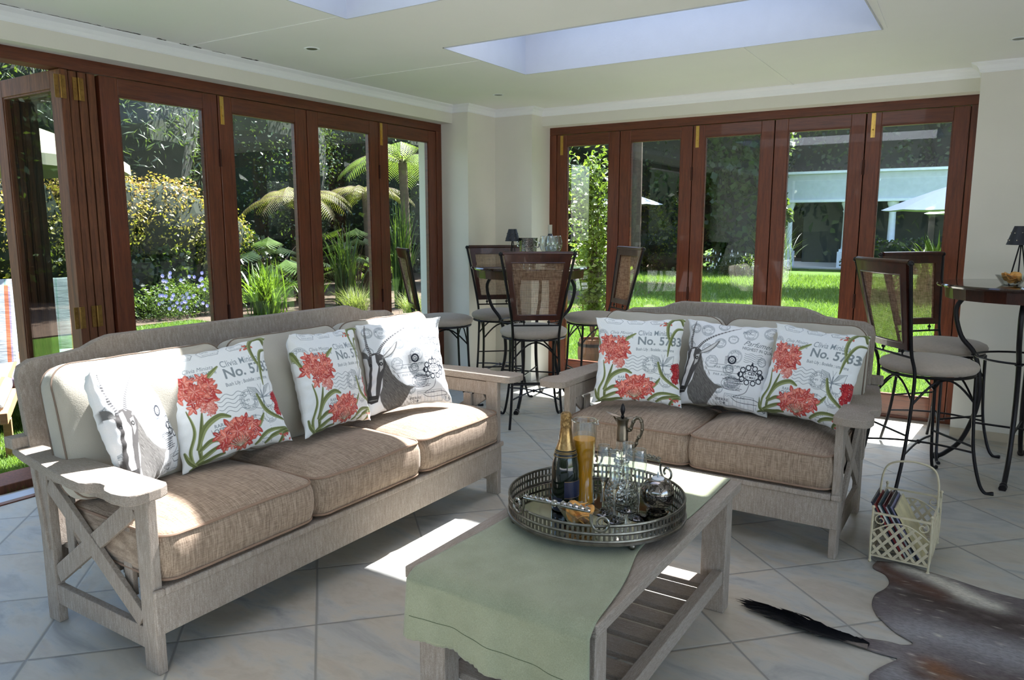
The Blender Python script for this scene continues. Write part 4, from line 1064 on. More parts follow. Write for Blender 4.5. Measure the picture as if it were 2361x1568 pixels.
# wine bottle
wb = thing('wine_bottle', 'dark wine bottle with a pale capsule standing behind the wine glasses', 'bottle', (0.828, -0.503, 1.03))
MB().lathe([(.001, 0), (.034, 0), (.037, .004), (.037, .175), (.034, .195), (.018, .225), (.014, .24), (.014, .262)], 32).build('bottle', M['liq'], wb, smooth=True)
MB().lathe([(.0145, .222), (.0152, .224), (.0152, .294), (.0155, .296), (.0155, .302), (.001, .302)], 24).build('capsule', simple('pale capsule', srgb(200, 196, 180), .5), wb, smooth=True)
MB().lathe([(.0373, .05), (.0376, .052), (.0376, .14), (.0373, .142)], 32).build('bottle_label', M['paper'], wb, smooth=True)
# wine glasses
def wine_glass(label, loc, sc=1.0):
    g = thing('wine_glass', label, 'wine glass', loc, 0, 'large empty wine glasses on the corner bar table'); g.scale = (sc,) * 3
    MB().lathe([(.001, .075), (.010, .077), (.030, .092), (.041, .120), (.042, .140), (.034, .180), (.0325, .180), (.040, .140), (.039, .121), (.028, .095), (.010, .081), (.001, .080)], 32).build('bowl', M['glass'], g, smooth=True)
    MB().lathe([(.001, 0), (.036, 0), (.036, .002), (.006, .006), (.0035, .02), (.0035, .065), (.009, .076), (.001, .077)], 28).build('stem', M['solid'], g, smooth=True)
    b = MB(); b.tube([(.0333 * math.cos(2 * PI * i / 32), .0333 * math.sin(2 * PI * i / 32), .180) for i in range(32)], .0011, 6, closed=True); b.build('rim', M['rim'], g, smooth=True)
    return g
g0 = wine_glass('large empty wine glass nearest the hammered ice bucket', (0.863, -0.623, 1.03), 1.22)
dup(g0, (0.911, -0.568, 1.03), 0, 'large empty wine glass farthest right on the corner bar table')
dup(g0, (0.935, -0.672, 1.03), 0, 'large empty wine glass in front of the dark wine bottle')
# crisps bowl on the right table
def crisps(par_loc, n, R, z, seed, label, group):
    rnd = random.Random(seed)
    for i in range(n):
        b = MB(); r = rnd.uniform(.022, .029); vs = []; m = 14
        for k in range(4):
            for j in range(m): a = 2 * PI * j / m; q = r * (k + .05) / 3.05; vs.append((q * math.cos(a), q * math.sin(a) * .85, .9 * (q * math.cos(a)) ** 2 / r * .35 - .2 * (q * math.sin(a)) ** 2 / r))
        fs = [(k * m + j, k * m + (j + 1) % m, (k + 1) * m + (j + 1) % m, (k + 1) * m + j) for k in range(3) for j in range(m)] + [tuple(range(m))]
        b.add(vs, fs); o = b.build('crisp', M['crisp'], None, smooth=True, auto=False)
        sm = o.modifiers.new('t', 'SOLIDIFY'); sm.thickness = .0016
        a = 2 * PI * i / n + rnd.uniform(-.3, .3); q = R * rnd.uniform(.25, 1)
        o.location = (par_loc[0] + q * math.cos(a), par_loc[1] + q * math.sin(a), par_loc[2] + z + .0075 * (i % 4) + .003)
        o.rotation_euler = (rnd.uniform(.2, 1.25), rnd.uniform(-.5, .5), rnd.uniform(0, 6))
        tag(o, label, 'crisp', group)
M['crisp'] = simple('potato crisp', srgb(226, 168, 92), .6, 0, .18, 40, .3, 120)
M['amberglass'] = simple('amber glass', srgb(160, 130, 90), .08, 0, .05, 10, coat=.5)
sb = thing('snack_bowl', 'small faceted glass bowl of crisps on the right hand bar table', 'bowl', (3.722, -.760, 1.02))
MB().lathe([(.001, .003), (.036, .003), (.070, .050), (.072, .052), (.074, .050), (.040, 0), (.001, 0)], 8).build('bowl', M['glass'], sb)
crisps((3.722, -.760, 1.02), 16, .040, .024, 4, 'golden potato crisp in the faceted glass bowl on the right hand bar table', 'crisps in the faceted bowl')
# ------------------------------------------------------------------ silver gallery tray and what stands on it
TZ = .4562; TX_, TY_ = 2.685, -3.470
tr = thing('tray', 'round silver gallery tray with scrolled leaf handles on the green cloth', 'tray', (TX_, TY_, TZ))
MB().lathe([(.001, .020), (.252, .020), (.262, .018), (.268, .020), (.268, .026), (.262, .030), (.255, .026), (.001, .026)], 96).build('tray_plate', M['pewter'], tr, smooth=True)
def mirror_mat():
    t = NT('silvered tray mirror'); n = t.noise(t.coord('Object'), 7, 3); return t.pbr(t.ramp(n, [(.3, srgb(150, 150, 140)), (.7, srgb(184, 184, 174))]), .06, 1)
MB().lathe([(.001, .0262), (.250, .0262), (.250, .0275), (.001, .0275)], 96).build('mirror_plate', mirror_mat(), tr, smooth=True)
b = MB(); Rg = .262; NB = 116
for z in (.030, .052, .075): b.lathe([(Rg - .0018, z - .0038), (Rg + .0018, z - .0038), (Rg + .0028, z), (Rg + .0018, z + .0038), (Rg - .0018, z + .0038), (Rg - .0028, z)], 96)
for k in range(NB):
    a = 2 * PI * k / NB; c, s = math.cos(a), math.sin(a); w = .0034; t_ = .0012
    for (z0, z1) in ((.031, .051), (.053, .074)):
        b.add([(c * (Rg + d1) - s * d2, s * (Rg + d1) + c * d2, z) for z in (z0, z1) for (d1, d2) in ((-t_, -w), (t_, -w), (t_, w), (-t_, w))], [(0, 1, 5, 4), (1, 2, 6, 5), (2, 3, 7, 6), (3, 0, 4, 7)])
b.build('gallery', M['pewter'], tr)
for k in range(4):
    a = math.radians(-131 + 90 * k) if k != 0 else math.radians(-134)
    MB().ball((.252 * math.cos(a), .252 * math.sin(a), .0105), .0105, 12, 8).build('foot', M['pewter'], tr, smooth=True)
def handle(am, span=.38):
    def P(off, r, z): a = am + off; return Vector((r * math.cos(a), r * math.sin(a), z))
    for sg in (-1, 1):
        b = MB(); o = sg * span
        cx = P(o, Rg + .012, .076)
        tan = Vector((-math.sin(am + o), math.cos(am + o), 0)) * sg
        pts = []
        for i in range(30):                       # outward scroll standing on the rim
            t = i / 29; an = -PI * .9 + t * PI * 2.15; rr = .026 * (1 - t * .62)
            pts.append(cx + tan * (.022 + rr * math.cos(an)) + Vector((0, 0, .014 + rr * math.sin(an))))
        up = [pts[0] + Vector((0, 0, .030)) - tan * .004, pts[0] + Vector((0, 0, .012)) - tan * .004]
        b.tube(bez(up, 4)[:-1] + pts, [.0042] * 5 + [.0042 - .0016 * i / 29 for i in range(29)], 8) if False else b.tube(up + pts, .0038, 8)
        b.build('handle_scroll', M['silver'], tr, smooth=True)
    b = MB(); n = 12; A = P(-span + .03, Rg + .012, .120); B = P(span - .03, Rg + .012, .120)
    mid = [A + (B - A) * (i / n) + Vector((0, 0, .006 * math.sin(PI * i / n))) + P(0, 1, 0) * (.010 * math.sin(PI * i / n)) for i in range(n + 1)]
    b.tube(mid, [.004 + .0035 * abs(math.sin(PI * 2 * i / n)) for i in range(n + 1)], 8)
    d = (B - A).normalized(); sd = d.cross(Vector((0, 0, 1)))
    for i in range(1, n):
        if i == n // 2: continue
        for s2 in (-1, 1):
            dr = d if i < n // 2 else -d; p = mid[i]; tip = p - dr * .016 + Vector((0, 0, .004)) + (sd * .009 * s2)
            b.tube([p, (p + tip) / 2 + Vector((0, 0, .005)), tip], [.003, .0048, .0008], 6)
    b.ball(tuple(mid[n // 2]), .010, 12, 8); b.build('leaf_bar', M['silver'], tr, smooth=True)
handle(math.radians(-89), .41); handle(math.radians(90), .41)
SZ = TZ + .0275
# champagne bottle
cbm = thing('champagne_bottle', 'dark green champagne bottle with gold foil on the tray', 'bottle', (2.612, -3.530, SZ))
MB().lathe([(.001, .004), (.030, 0), (.0405, .003), (.0415, .01), (.0415, .118), (.039, .145), (.032, .172), (.0215, .205), (.018, .225)], 48).build('bottle', M['liq'], cbm, smooth=True)
def foil_mat():
    t = NT('gold foil'); o = t.coord('Object'); s = t.n('ShaderNodeSeparateXYZ'); t.l(o, s.inputs[0])
    n = t.noise(o, 70, 4, .7, .8); top = t.math('GREATER_THAN', s.outputs[2], .252)
    return t.pbr(t.ramp(n, [(.3, srgb(126, 96, 60)), (.7, srgb(176, 144, 96))]), .3, 1, t.bump(t.math('MULTIPLY', n, t.math('MULTIPLY_ADD', top, 1.6, .05)), .8, .006))
MB().lathe([(.0290, .188), (.0225, .209), (.0185, .232), (.0160, .254), (.0168, .258), (.0168, .268), (.0158, .274), (.0165, .284), (.0163, .292), (.012, .297), (.001, .298)], 40).build('foil', foil_mat(), cbm, smooth=True)
M['blackfoil'] = simple('black band', srgb(24, 26, 28), .3)
MB().lathe([(.0362, .166), (.0356, .168), (.0298, .187), (.0290, .188)], 40).build('foil_band', M['blackfoil'], cbm, smooth=True)
b = MB()
for z, r in ((.168, .0358), (.177, .0331), (.181, .0319), (.187, .0300)): b.lathe([(r, z), (r + .0008, z + .0008), (r - .0002, z + .0016)], 40)
b.build('gold_line', M['brass'], cbm, smooth=True)
def arc_patch(r, a0, a1, z0, z1, n=16):
    vs = [(r * math.cos(a0 + (a1 - a0) * i / n), r * math.sin(a0 + (a1 - a0) * i / n), z) for z in (z0, z1) for i in range(n + 1)]
    return vs, [(i, i + 1, n + 2 + i, n + 1 + i) for i in range(n)]
b = MB(); b.add(*arc_patch(.0419, -1.15, .5, .045, .098)); o = b.build('bottle_label', simple('navy label', srgb(30, 36, 62), .4), cbm, smooth=True, auto=False)
b = MB()
for z in (.047, .0965): b.add(*arc_patch(.04205, -1.13, .48, z - .0006, z + .0006))
b.build('label_border', M['brass'], cbm)
b = MB(); b.add(*arc_patch(.0419, -2.1, -1.3, .020, .046)); b.add(*arc_patch(.0419, -2.1, -1.3, .006, .016)); b.build('bottle_label', simple('navy back label', srgb(34, 40, 60), .4), cbm)
MB().add(*arc_patch(.0200, 3.5, 4.1, .212, .228)).build('paper_tag', M['paper'], cbm, loc=(-.001, -.001, 0))
# juice jug
jj = thing('juice_jug', 'tall waisted glass jug of orange juice behind the champagne bottle', 'jug', (2.638, -3.462, SZ))
wall_ = [(.034, .0), (.0315, .03), (.0295, .08), (.0300, .13), (.0345, .18), (.0375, .215), (.0372, .245), (.0378, .262)]
MB().lathe([(.001, 0)] + wall_ + [(.0363, .262), (.0357, .245), (.036, .215), (.033, .18), (.0285, .13), (.028, .08), (.030, .03), (.031, .006), (.001, .006)], 48).build('jug', M['glass'], jj, smooth=True)
M['juice'] = simple('orange juice', srgb(255, 172, 8), .3, 0, .03, 12, coat=.2)
MB().lathe([(.001, .0065), (.0295, .0065), (.0292, .03), (.0275, .08), (.028, .13), (.0325, .18), (.0350, .205), (.001, .206)], 48).build('juice', M['juice'], jj, smooth=True)
b = MB(); b.tube([(.0372 * math.cos(2 * PI * i / 40), .0372 * math.sin(2 * PI * i / 40), .262 + .0 * i) for i in range(40)], .0016, 6, closed=True)
b.tube(bez([(.034 * math.cos(.0) + .002, -.020, .262), (.040, -.010, .258), (.047, 0, .255), (.040, .010, .258), (.036, .020, .262)], 5), .0022, 6)
b.build('rim', M['rim'], jj, smooth=True)
# claret decanter
dc = thing('claret_decanter', 'cut glass claret decanter with a silver collar, open lid and scrolled handle', 'decanter', (2.722, -3.372, SZ))
def cutglass():
    t = NT('cut glass'); v = t.n('ShaderNodeTexVoronoi'); v.inputs['Scale'].default_value = 95; t.l(t.coord('Object'), v.inputs['Vector']); nm = t.bump(v.outputs['Distance'], 1.0, .006)
    tr_ = t.n('ShaderNodeBsdfTransparent'); tr_.inputs[0].default_value = (.80, .84, .80, 1); g = t.n('ShaderNodeBsdfGlossy'); g.inputs['Roughness'].default_value = .05; t.l(nm, g.inputs['Normal'])
    m = t.n('ShaderNodeMixShader'); t.l(t.ramp(v.outputs['Distance'], [(.2, (.18, .18, .18, 1)), (.75, (.62, .62, .62, 1))]), m.inputs[0]); t.l(tr_.outputs[0], m.inputs[1]); t.l(g.outputs[0], m.inputs[2]); t.l(m.outputs[0], t.out.inputs[0]); return t.mat
M['cut'] = cutglass()
MB().lathe([(.001, 0), (.046, 0), (.051, .006), (.052, .020), (.046, .045), (.032, .078), (.023, .105), (.0195, .12)], 40).build('body', M['cut'], dc, smooth=True)
b = MB(); b.lathe([(.0195, .118), (.0245, .122), (.0245, .130), (.0185, .134), (.0170, .16), (.0165, .194)], 12); b.build('neck', M['solid'], dc)
M['oldsilver'] = simple('old silver plate', srgb(128, 118, 104), .32, 1, .2, 30)
MB().lathe([(.0178, .190), (.0185, .194), (.0178, .198), (.0182, .222), (.0160, .236), (.0170, .246), (.0210, .258), (.0195, .256), (.0150, .242), (.001, .238)], 32).build('collar', M['oldsilver'], dc, smooth=True)
b = MB(); b.tube(bez([(-.017, .004, .248), (-.026, .006, .256), (-.034, .009, .262)], 4), [.009, .009, .009, .009, .007, .006, .005, .004, .002][:9], 8, flat=.5)
b.build('spout', M['oldsilver'], dc, smooth=True)
b = MB()
for sg, L in ((-1, .050), (1, .032)):
    pts = [(sg * (.004 + L * t), .0, .262 + (.012 if sg < 0 else .004) * t) for t in np.linspace(0, 1, 9)]
    b.tube(pts, [.003 + .0085 * math.sin(PI * min(.97, t)) for t in np.linspace(.02, 1, 9)], 10, flat=.25)
b.build('lid', M['oldsilver'], dc, smooth=True)
MB().lathe([(.003, .258), (.006, .266), (.0035, .270), (.0072, .282), (.0078, .290), (.004, .302), (.001, .306)], 14).build('finial', M['iron'], dc, smooth=True)
b = MB(); pts = bez([(.017, 0, .228), (.027, 0, .226), (.030, 0, .238), (.040, 0, .262), (.055, 0, .268), (.064, 0, .250), (.062, 0, .222), (.050, 0, .200), (.045, 0, .182), (.032, 0, .172), (.020, 0, .160)], 5)
b.tube(pts, [.0055 - .0028 * abs(i / len(pts) - .35) for i in range(len(pts))], 8)
for i in range(3, len(pts) - 6, 5): b.ball(tuple(pts[i]), .0065, 8, 6)
b.build('handle', M['oldsilver'], dc, smooth=True)
# champagne flutes
fl0 = thing('champagne_flute', 'flute', 'champagne flute', (0, 0, 0), 0, 'empty champagne flutes on the tray')
MB().lathe([(.001, .094), (.006, .097), (.014, .115), (.0195, .140), (.0208, .160), (.0195, .185), (.0178, .206), (.0168, .206), (.0186, .185), (.0198, .160), (.0185, .141), (.013, .117), (.005, .101), (.001, .100)], 32).build('bowl', M['glass'], fl0, smooth=True)
MB().lathe([(.001, 0), (.030, 0), (.0302, .0016), (.012, .004), (.005, .009), (.0028, .02), (.0032, .06), (.0038, .082), (.0060, .092), (.0062, .096), (.001, .098)], 32).build('stem', M['solid'], fl0, smooth=True)
b = MB(); b.tube([(.0173 * math.cos(2 * PI * i / 32), .0173 * math.sin(2 * PI * i / 32), .206) for i in range(32)], .0009, 6, closed=True); b.build('rim', M['rim'], fl0, smooth=True)
for i, (x, y, lb) in enumerate([(2.722, -3.500, 'champagne flute nearest the juice jug, leftmost of the four'), (2.775, -3.535, 'champagne flute at the front of the four'), (2.772, -3.440, 'champagne flute in front of the claret decanter, rearmost of the four'), (2.826, -3.480, 'champagne flute nearest the round silver candle holder')]):
    o = fl0 if i == 0 else dup(fl0)
    o.location = (x, y, SZ); o['label'] = lb
# round engraved candle holder
ch = thing('candle_holder', 'round engraved silver candle holder with a small white candle on the tray', 'candle holder', (2.852, -3.400, SZ))
def engraved():
    t = NT('engraved silver'); o = t.coord('Object'); n = t.n('ShaderNodeTexWave', wave_type='RINGS'); n.inputs['Scale'].default_value = 14; n.inputs['Distortion'].default_value = 14; n.inputs['Detail'].default_value = 2; n.inputs['Detail Scale'].default_value = 3; t.l(o, n.inputs['Vector'])
    k = t.ramp(n.outputs['Fac'], [(.1, (0, 0, 0, 1)), (.3, (1, 1, 1, 1))]); return t.pbr(t.mix(srgb(78, 74, 70), srgb(136, 130, 124), k), .13, 1, t.bump(k, .35, .002))
MB().lathe([(.001, 0), (.030, 0), (.032, .004), (.020, .009), (.030, .014), (.041, .026), (.0485, .045), (.0500, .058), (.0475, .074), (.038, .090), (.024, .099), (.020, .100), (.018, .096), (.001, .096)], 48).build('ball', engraved(), ch, smooth=True)
MB().lathe([(.001, .096), (.0175, .096), (.0185, .103), (.014, .1055), (.004, .105), (.001, .105)], 28).build('candle', simple('white wax', srgb(228, 232, 238), .5), ch, smooth=True)
MB().lathe([(.0028, .105), (.0036, .110), (.0028, .116), (.0008, .123)], 10).build('wick_flame', simple('dull flame tip', srgb(170, 180, 192), .5), ch, smooth=True)
# glass dish of crisps and a knot of crisps in it
gd = thing('snack_dish', 'square glass dish of orange crisps at the front of the tray', 'bowl', (2.700, -3.612, SZ), -.5)
b = MB(); b.lathe([(.001, 0), (.030, 0), (.062, .044), (.0635, .046), (.060, .046), (.029, .005), (.001, .005)], 4, rot=PI / 4); b.build('dish', M['glass'], gd)
crisps((2.700, -3.612, SZ), 14, .028, .018, 9, 'orange potato crisp in the square glass dish on the tray', 'crisps in the square dish')

# ------------------------------------------------------------------ cream wire magazine basket with magazines
mr = thing('magazine_basket', 'cream painted lattice metal magazine basket with a tall hoop handle, right of the small sofa', 'basket', (3.424, -2.110, 0), math.radians(-2))
WB, DB, H0, H1 = .204, .345, .030, .205
cm = M['cream_metal']; hx = WB / 2; hy = DB / 2
for sx in (-1, 1):
    for sy in (-1, 1):
        b = MB(); b.tube([(sx * hx, sy * hy, .0), (sx * hx * 1.02, sy * hy, .10), (sx * hx, sy * hy, .225)], .0045, 6); b.ball((sx * hx, sy * hy, .228), .007, 8, 6); b.ball((sx * hx, sy * hy, .006), .007, 8, 6); b.build('corner_post', cm, mr, smooth=True)
def lattice(p0, ux, w, name):
    """one lattice panel: p0 lower corner, ux unit direction"""
    ux = Vector(ux); nz = ux.cross(Vector((0, 0, 1)))
    P = lambda u, z, o=0: Vector(p0) + ux * u + Vector((0, 0, z)) + nz * o
    b = MB(); top = lambda u: H0 + .098 + .050 * math.sin(PI * min(1, max(0, u / w)))
    st = .040; sl = 1.25
    for sg in (1, -1):
        k = -8
        while k < 16:
            u0 = k * st
            # clip the slanted strip against panel sides, bottom and arch
            pts = []
            for i in range(60):
                t = i / 59 * .40; u = u0 + sg * t / sl * 1.0; z = H0 + t
                if 0.003 < u < w - .003 and z < top(u): pts.append((u, z))
            if len(pts) > 2: b.bar(P(*pts[0], .0012 * sg), P(*pts[-1], .0012 * sg), .0105, .0016, up=tuple(nz))
            k += 1
    n = 18; b.tube([P(w * i / n, top(w * i / n)) for i in range(n + 1)], .003, 5)
    b.build(name, cm, mr)
    b = MB(); b.bar(P(0, H0), P(w, H0), .006, .006); b.build('rail', cm, mr)
    b = MB(); b.bar(P(0, H1), P(w, H1), .007, .007); b.build('rail', cm, mr)
    for c0, sg in ((.028, 1), (w - .028, -1)):
        b = MB(); pts = []
        for i in range(26): t = i / 25; an = PI * .5 + t * PI * 2.3; rr = .022 * (1 - .72 * t); pts.append(P(c0 - sg * rr * math.cos(an) * -1, H1 - .026 + rr * math.sin(an)))
        b.tube(pts, .0024, 5); b.build('scroll', cm, mr)
lattice((-hx, -hy, 0), (1, 0, 0), WB, 'lattice_panel'); lattice((-hx, hy, 0), (1, 0, 0), WB, 'lattice_panel')
lattice((-hx, -hy, 0), (0, 1, 0), DB, 'lattice_panel'); lattice((hx, -hy, 0), (0, 1, 0), DB, 'lattice_panel')
b = MB()
for k in range(7): b.bar((-hx, -hy + DB * (k + .5) / 7, H0), (hx, -hy + DB * (k + .5) / 7, H0), .012, .002)
b.build('base_slats', cm, mr)
b = MB(); b.tube(bez([(-hx, 0, H0), (-hx * 1.02, 0, .20), (-hx * .98, 0, .31), (-hx * .72, 0, .365), (0, 0, .385), (hx * .72, 0, .372), (hx * .98, 0, .32), (hx * 1.02, 0, .20), (hx, 0, H0)], 8), .0042, 6); b.build('hoop_handle', cm, mr, smooth=True)
rnd = random.Random(3)
cols = [(40, 44, 60), (150, 60, 60), (210, 210, 205), (60, 80, 90), (96, 36, 44), (170, 176, 180), (34, 38, 46), (120, 120, 150), (200, 190, 150)]
names = ['navy', 'red', 'white', 'teal grey', 'maroon', 'silver grey', 'black', 'lilac', 'cream']
for i in range(9):
    m_ = thing('magazine', '%s backed magazine leaning in the cream lattice basket' % names[i], 'magazine', (3.424 + .002 + .0098 * i, -2.160, .036), math.radians(-2), 'magazines in the lattice basket')
    th = .007; w_ = .20; hgt = .235 - .006 * (i % 3)
    m_.rotation_euler = (0, math.radians(-30 - 1.0 * (i % 2)), math.radians(-2))
    cm_ = simple('cover ' + names[i], srgb(*cols[i]), .3, 0, .35, 12)
    MB().box(-th / 2, -th / 2 + .0008, -w_ / 2, w_ / 2, 0, hgt).box(th / 2 - .0008, th / 2, -w_ / 2, w_ / 2, 0, hgt).box(-th / 2 + .0008, th / 2 - .0008, -w_ / 2, -w_ / 2 + .001, 0, hgt).build('cover', cm_, m_)
    MB().box(-th / 2 + .0009, th / 2 - .0009, -w_ / 2 + .0012, w_ / 2 - .002, .001, hgt - .002).build('pages', M['paper'], m_)

# ------------------------------------------------------------------ antelope hide with a black tail
def hide_mat():
    t = NT('hide'); a = t.n('ShaderNodeAttribute', attribute_name='coat'); o = t.coord('Object', scale=(1, 3, 1), rot=(0, 0, .5)); n = t.noise(o, 60, 4, .7)
    c = t.mix(a.outputs['Color'], (0.03, .02, .016, 1), t.math('MULTIPLY', t.ramp(n, [(.4, (0, 0, 0, 1)), (.75, (1, 1, 1, 1))]), .5))
    return t.pbr(c, .85, 0, t.bump(t.noise(o, 260, 3), .7, .002), spec=.15)
edge = bez([(3.342, -2.272, 0), (3.335, -2.34, 0), (3.383, -2.38, 0), (3.404, -2.442, 0), (3.397, -2.507, 0), (3.373, -2.573, 0), (3.372, -2.655, 0), (3.395, -2.729, 0), (3.414, -2.758, 0), (3.46, -2.819, 0), (3.517, -2.863, 0), (3.49, -2.895, 0), (3.453, -2.898, 0), (3.392, -2.913, 0), (3.335, -2.93, 0), (3.26, -2.932, 0), (3.2, -2.928, 0), (3.26, -2.955, 0), (3.33, -2.965, 0), (3.375, -2.975, 0), (3.414, -2.985, 0), (3.457, -2.986, 0), (3.486, -2.989, 0), (3.458, -3.046, 0), (3.434, -3.101, 0), (3.426, -3.147, 0), (3.46, -3.25, 0), (3.58, -3.33, 0), (3.66, -3.45, 0), (3.85, -3.42, 0), (4.05, -3.36, 0), (4.35, -3.38, 0), (4.62, -3.46, 0), (4.7, -3.3, 0), (4.62, -3.05, 0), (4.6, -2.8, 0), (4.72, -2.55, 0), (4.6, -2.38, 0), (4.35, -2.38, 0), (4.1, -2.35, 0), (3.826, -2.332, 0), (3.733, -2.323, 0), (3.609, -2.29, 0), (3.475, -2.255, 0), (3.4, -2.245, 0)], 5)
from mathutils.geometry import tessellate_polygon
bm = bmesh.new(); ring = [bm.verts.new((p.x, p.y, .004)) for p in edge[:-1]]
for tri in tessellate_polygon([[Vector((p.x, p.y, 0)) for p in edge[:-1]]]):
    try: bm.faces.new([ring[i] for i in tri])
    except ValueError: pass
bmesh.ops.recalc_face_normals(bm, faces=bm.faces)
for _ in range(7):
    es = [e for e in bm.edges if e.calc_length() > .022]
    if not es: break
    bmesh.ops.subdivide_edges(bm, edges=es, cuts=1); bmesh.ops.triangulate(bm, faces=[q for q in bm.faces if len(q.verts) > 3])
me = bpy.data.meshes.new('hide'); bm.to_mesh(me); bm.free()
hd = thing('hide_rug', 'grey brown antelope hide rug with a black tail lying on the stone tiles', 'rug', (3.95, -2.9, 0))
ca = me.color_attributes.new('coat', 'FLOAT_COLOR', 'POINT')
from mathutils import noise as mn
def near(x, y, pts):
    best = 9
    for (ax, ay), (bx, by) in zip(pts[:-1], pts[1:]):
        dx, dy = bx - ax, by - ay; t = max(0, min(1, ((x - ax) * dx + (y - ay) * dy) / (dx * dx + dy * dy))); best = min(best, math.hypot(x - ax - t * dx, y - ay - t * dy))
    return best
def coat(x, y):
    n1 = mn.noise(Vector((x * 7, y * 9, 0))) * .025
    c = lin(112, 104, 104)
    def lay(c, col, pts, w, k=1.0): g = k * math.exp(-((near(x, y, pts) + n1) / w) ** 2); return c * (1 - g) + col * g
    for s_ in (1, -1):                                   # the coat is mirrored about the spine at y = -2.93
        q = lambda L: [(px_, py_ if s_ > 0 else -5.86 - py_) for px_, py_ in L]
        c = lay(c, lin(74, 64, 60), q([(3.50, -2.50), (3.684, -2.545), (3.82, -2.557), (4.5, -2.56)]), .12)
        c = lay(c, lin(158, 156, 158), q([(3.50, -2.79), (3.605, -2.77), (3.815, -2.77), (4.4, -2.75)]), .085, .75)
        c = lay(c, lin(92, 66, 54), q([(3.34, -2.29), (3.377, -2.335), (3.443, -2.40), (3.56, -2.44)]), .055, .95)
        c = lay(c, lin(212, 206, 190), q([(3.45, -2.27), (3.53, -2.315), (3.60, -2.365), (3.668, -2.42), (3.74, -2.44)]), .042, .95)
    c = lay(c, lin(82, 66, 58), [(3.55, -3.04), (3.75, -2.96), (4.4, -2.94)], .05, .85)
    c = lay(c, lin(132, 92, 62), [(3.59, -2.985), (3.62, -3.02)], .05, .8)
    k5 = max(0, mn.noise(Vector((x * 16, y * 24, 3)))) * .5; c = c * (1 - k5) + lin(150, 144, 138) * k5
    k6 = max(0, mn.noise(Vector((x * 30, y * 60, 9))) - .45) * 2.2; c = c * (1 - k6) + lin(206, 196, 180) * k6
    return c
cols_ = np.ones((len(me.vertices), 4), np.float32)
for i, v in enumerate(me.vertices):
    cols_[i, :3] = coat(v.co.x, v.co.y)
    v.co.z = .005 + .003 * mn.noise(Vector((v.co.x * 6, v.co.y * 6, 1)))
    v.co.x -= 3.95; v.co.y += 2.9
ca.data.foreach_set('color', cols_.ravel()); me.materials.append(hide_mat())
o = bpy.data.objects.new('hide', me); COL.objects.link(o); o.parent = hd
sm = o.modifiers.new('t', 'SOLIDIFY'); sm.thickness = .003; sm.offset = -1
me.polygons.foreach_set('use_smooth', [True] * len(me.polygons))
# tail: tapering hair tuft
M['hair'] = simple('black tail hair', srgb(26, 24, 28), .5, 0, .2, 30)
b = MB(); path = bez([(3.40, -2.972, .010), (3.29, -2.972, .014), (3.17, -2.958, .016), (3.06, -2.925, .012), (2.985, -2.905, .006)], 8); rnd = random.Random(21)
for k in range(1500):
    t0 = rnd.uniform(.0, .62); i0 = int(t0 * (len(path) - 2)); L = rnd.uniform(.06, .13) * (.8 + t0 * .9); wd_ = .0015 + .017 * math.sin(PI * min(1, t0 * 1.5)); p0 = path[i0] + Vector((rnd.uniform(-.006, .006), rnd.gauss(0, wd_ * .55), rnd.uniform(0, .012)))
    i1 = min(len(path) - 1, i0 + 7); d = (path[i1] - path[max(0, i1 - 3)]).normalized(); sp = rnd.gauss(.0, .09) * (.5 + t0) + (rnd.uniform(0, .5) if rnd.random() < .06 else 0)
    dd = Vector((d.x, d.y + sp, 0)).normalized(); p1 = p0 + dd * L * .5 + Vector((0, 0, .004)); p2 = p0 + dd * L; p2.z = max(.003, p0.z * .5 + rnd.uniform(0, .006))
    s = Vector((-dd.y, dd.x, 0)) * rnd.uniform(.0004, .0008)
    b.add([p0 - s, p0 + s, p1 + s, p1 - s, p2], [(0, 1, 2, 3), (3, 2, 4)])
    b.add([p0 - s + Vector((0, 0, .0015)), p1 + Vector((0, 0, .002)), p2], [(0, 1, 2)])
tl = b.build('tail_hair', M['hair'], hd, world=True)
b = MB(); b.tube(path[:16], [.015 - .012 * i / 16 for i in range(16)], 8, flat=.6); b.build('tail', simple('tail skin', srgb(112, 100, 92), .8, 0, .2, 60), hd, world=True, smooth=True)
# ------------------------------------------------------------------ garden: plants built leaf by leaf
RS = np.random.RandomState(12)
def leaf_mat(name, cols, rough=.45, trans=.35, seed=0, k=.46):
    cols = [(c[0] * k, c[1] * k, c[2] * k * .9, 1) for c in cols]
    t = NT(name); a = t.n('ShaderNodeAttribute', attribute_name='tint')
    c = t.ramp(a.outputs['Fac'], [(i / max(1, len(cols) - 1) * .96 + .02, q) for i, q in enumerate(cols)])
    p = t.n('ShaderNodeBsdfPrincipled'); t.l(c, p.inputs['Base Color']); p.inputs['Roughness'].default_value = rough; p.inputs['Specular IOR Level'].default_value = .5
    tl = t.n('ShaderNodeBsdfTranslucent'); t.l(t.mix(c, (.20, .30, .02, 1), .35), tl.inputs[0])
    m = t.n('ShaderNodeMixShader'); m.inputs[0].default_value = trans; t.l(p.outputs[0], m.inputs[1]); t.l(tl.outputs[0], m.inputs[2]); t.l(m.outputs[0], t.out.inputs[0])
    return t.mat
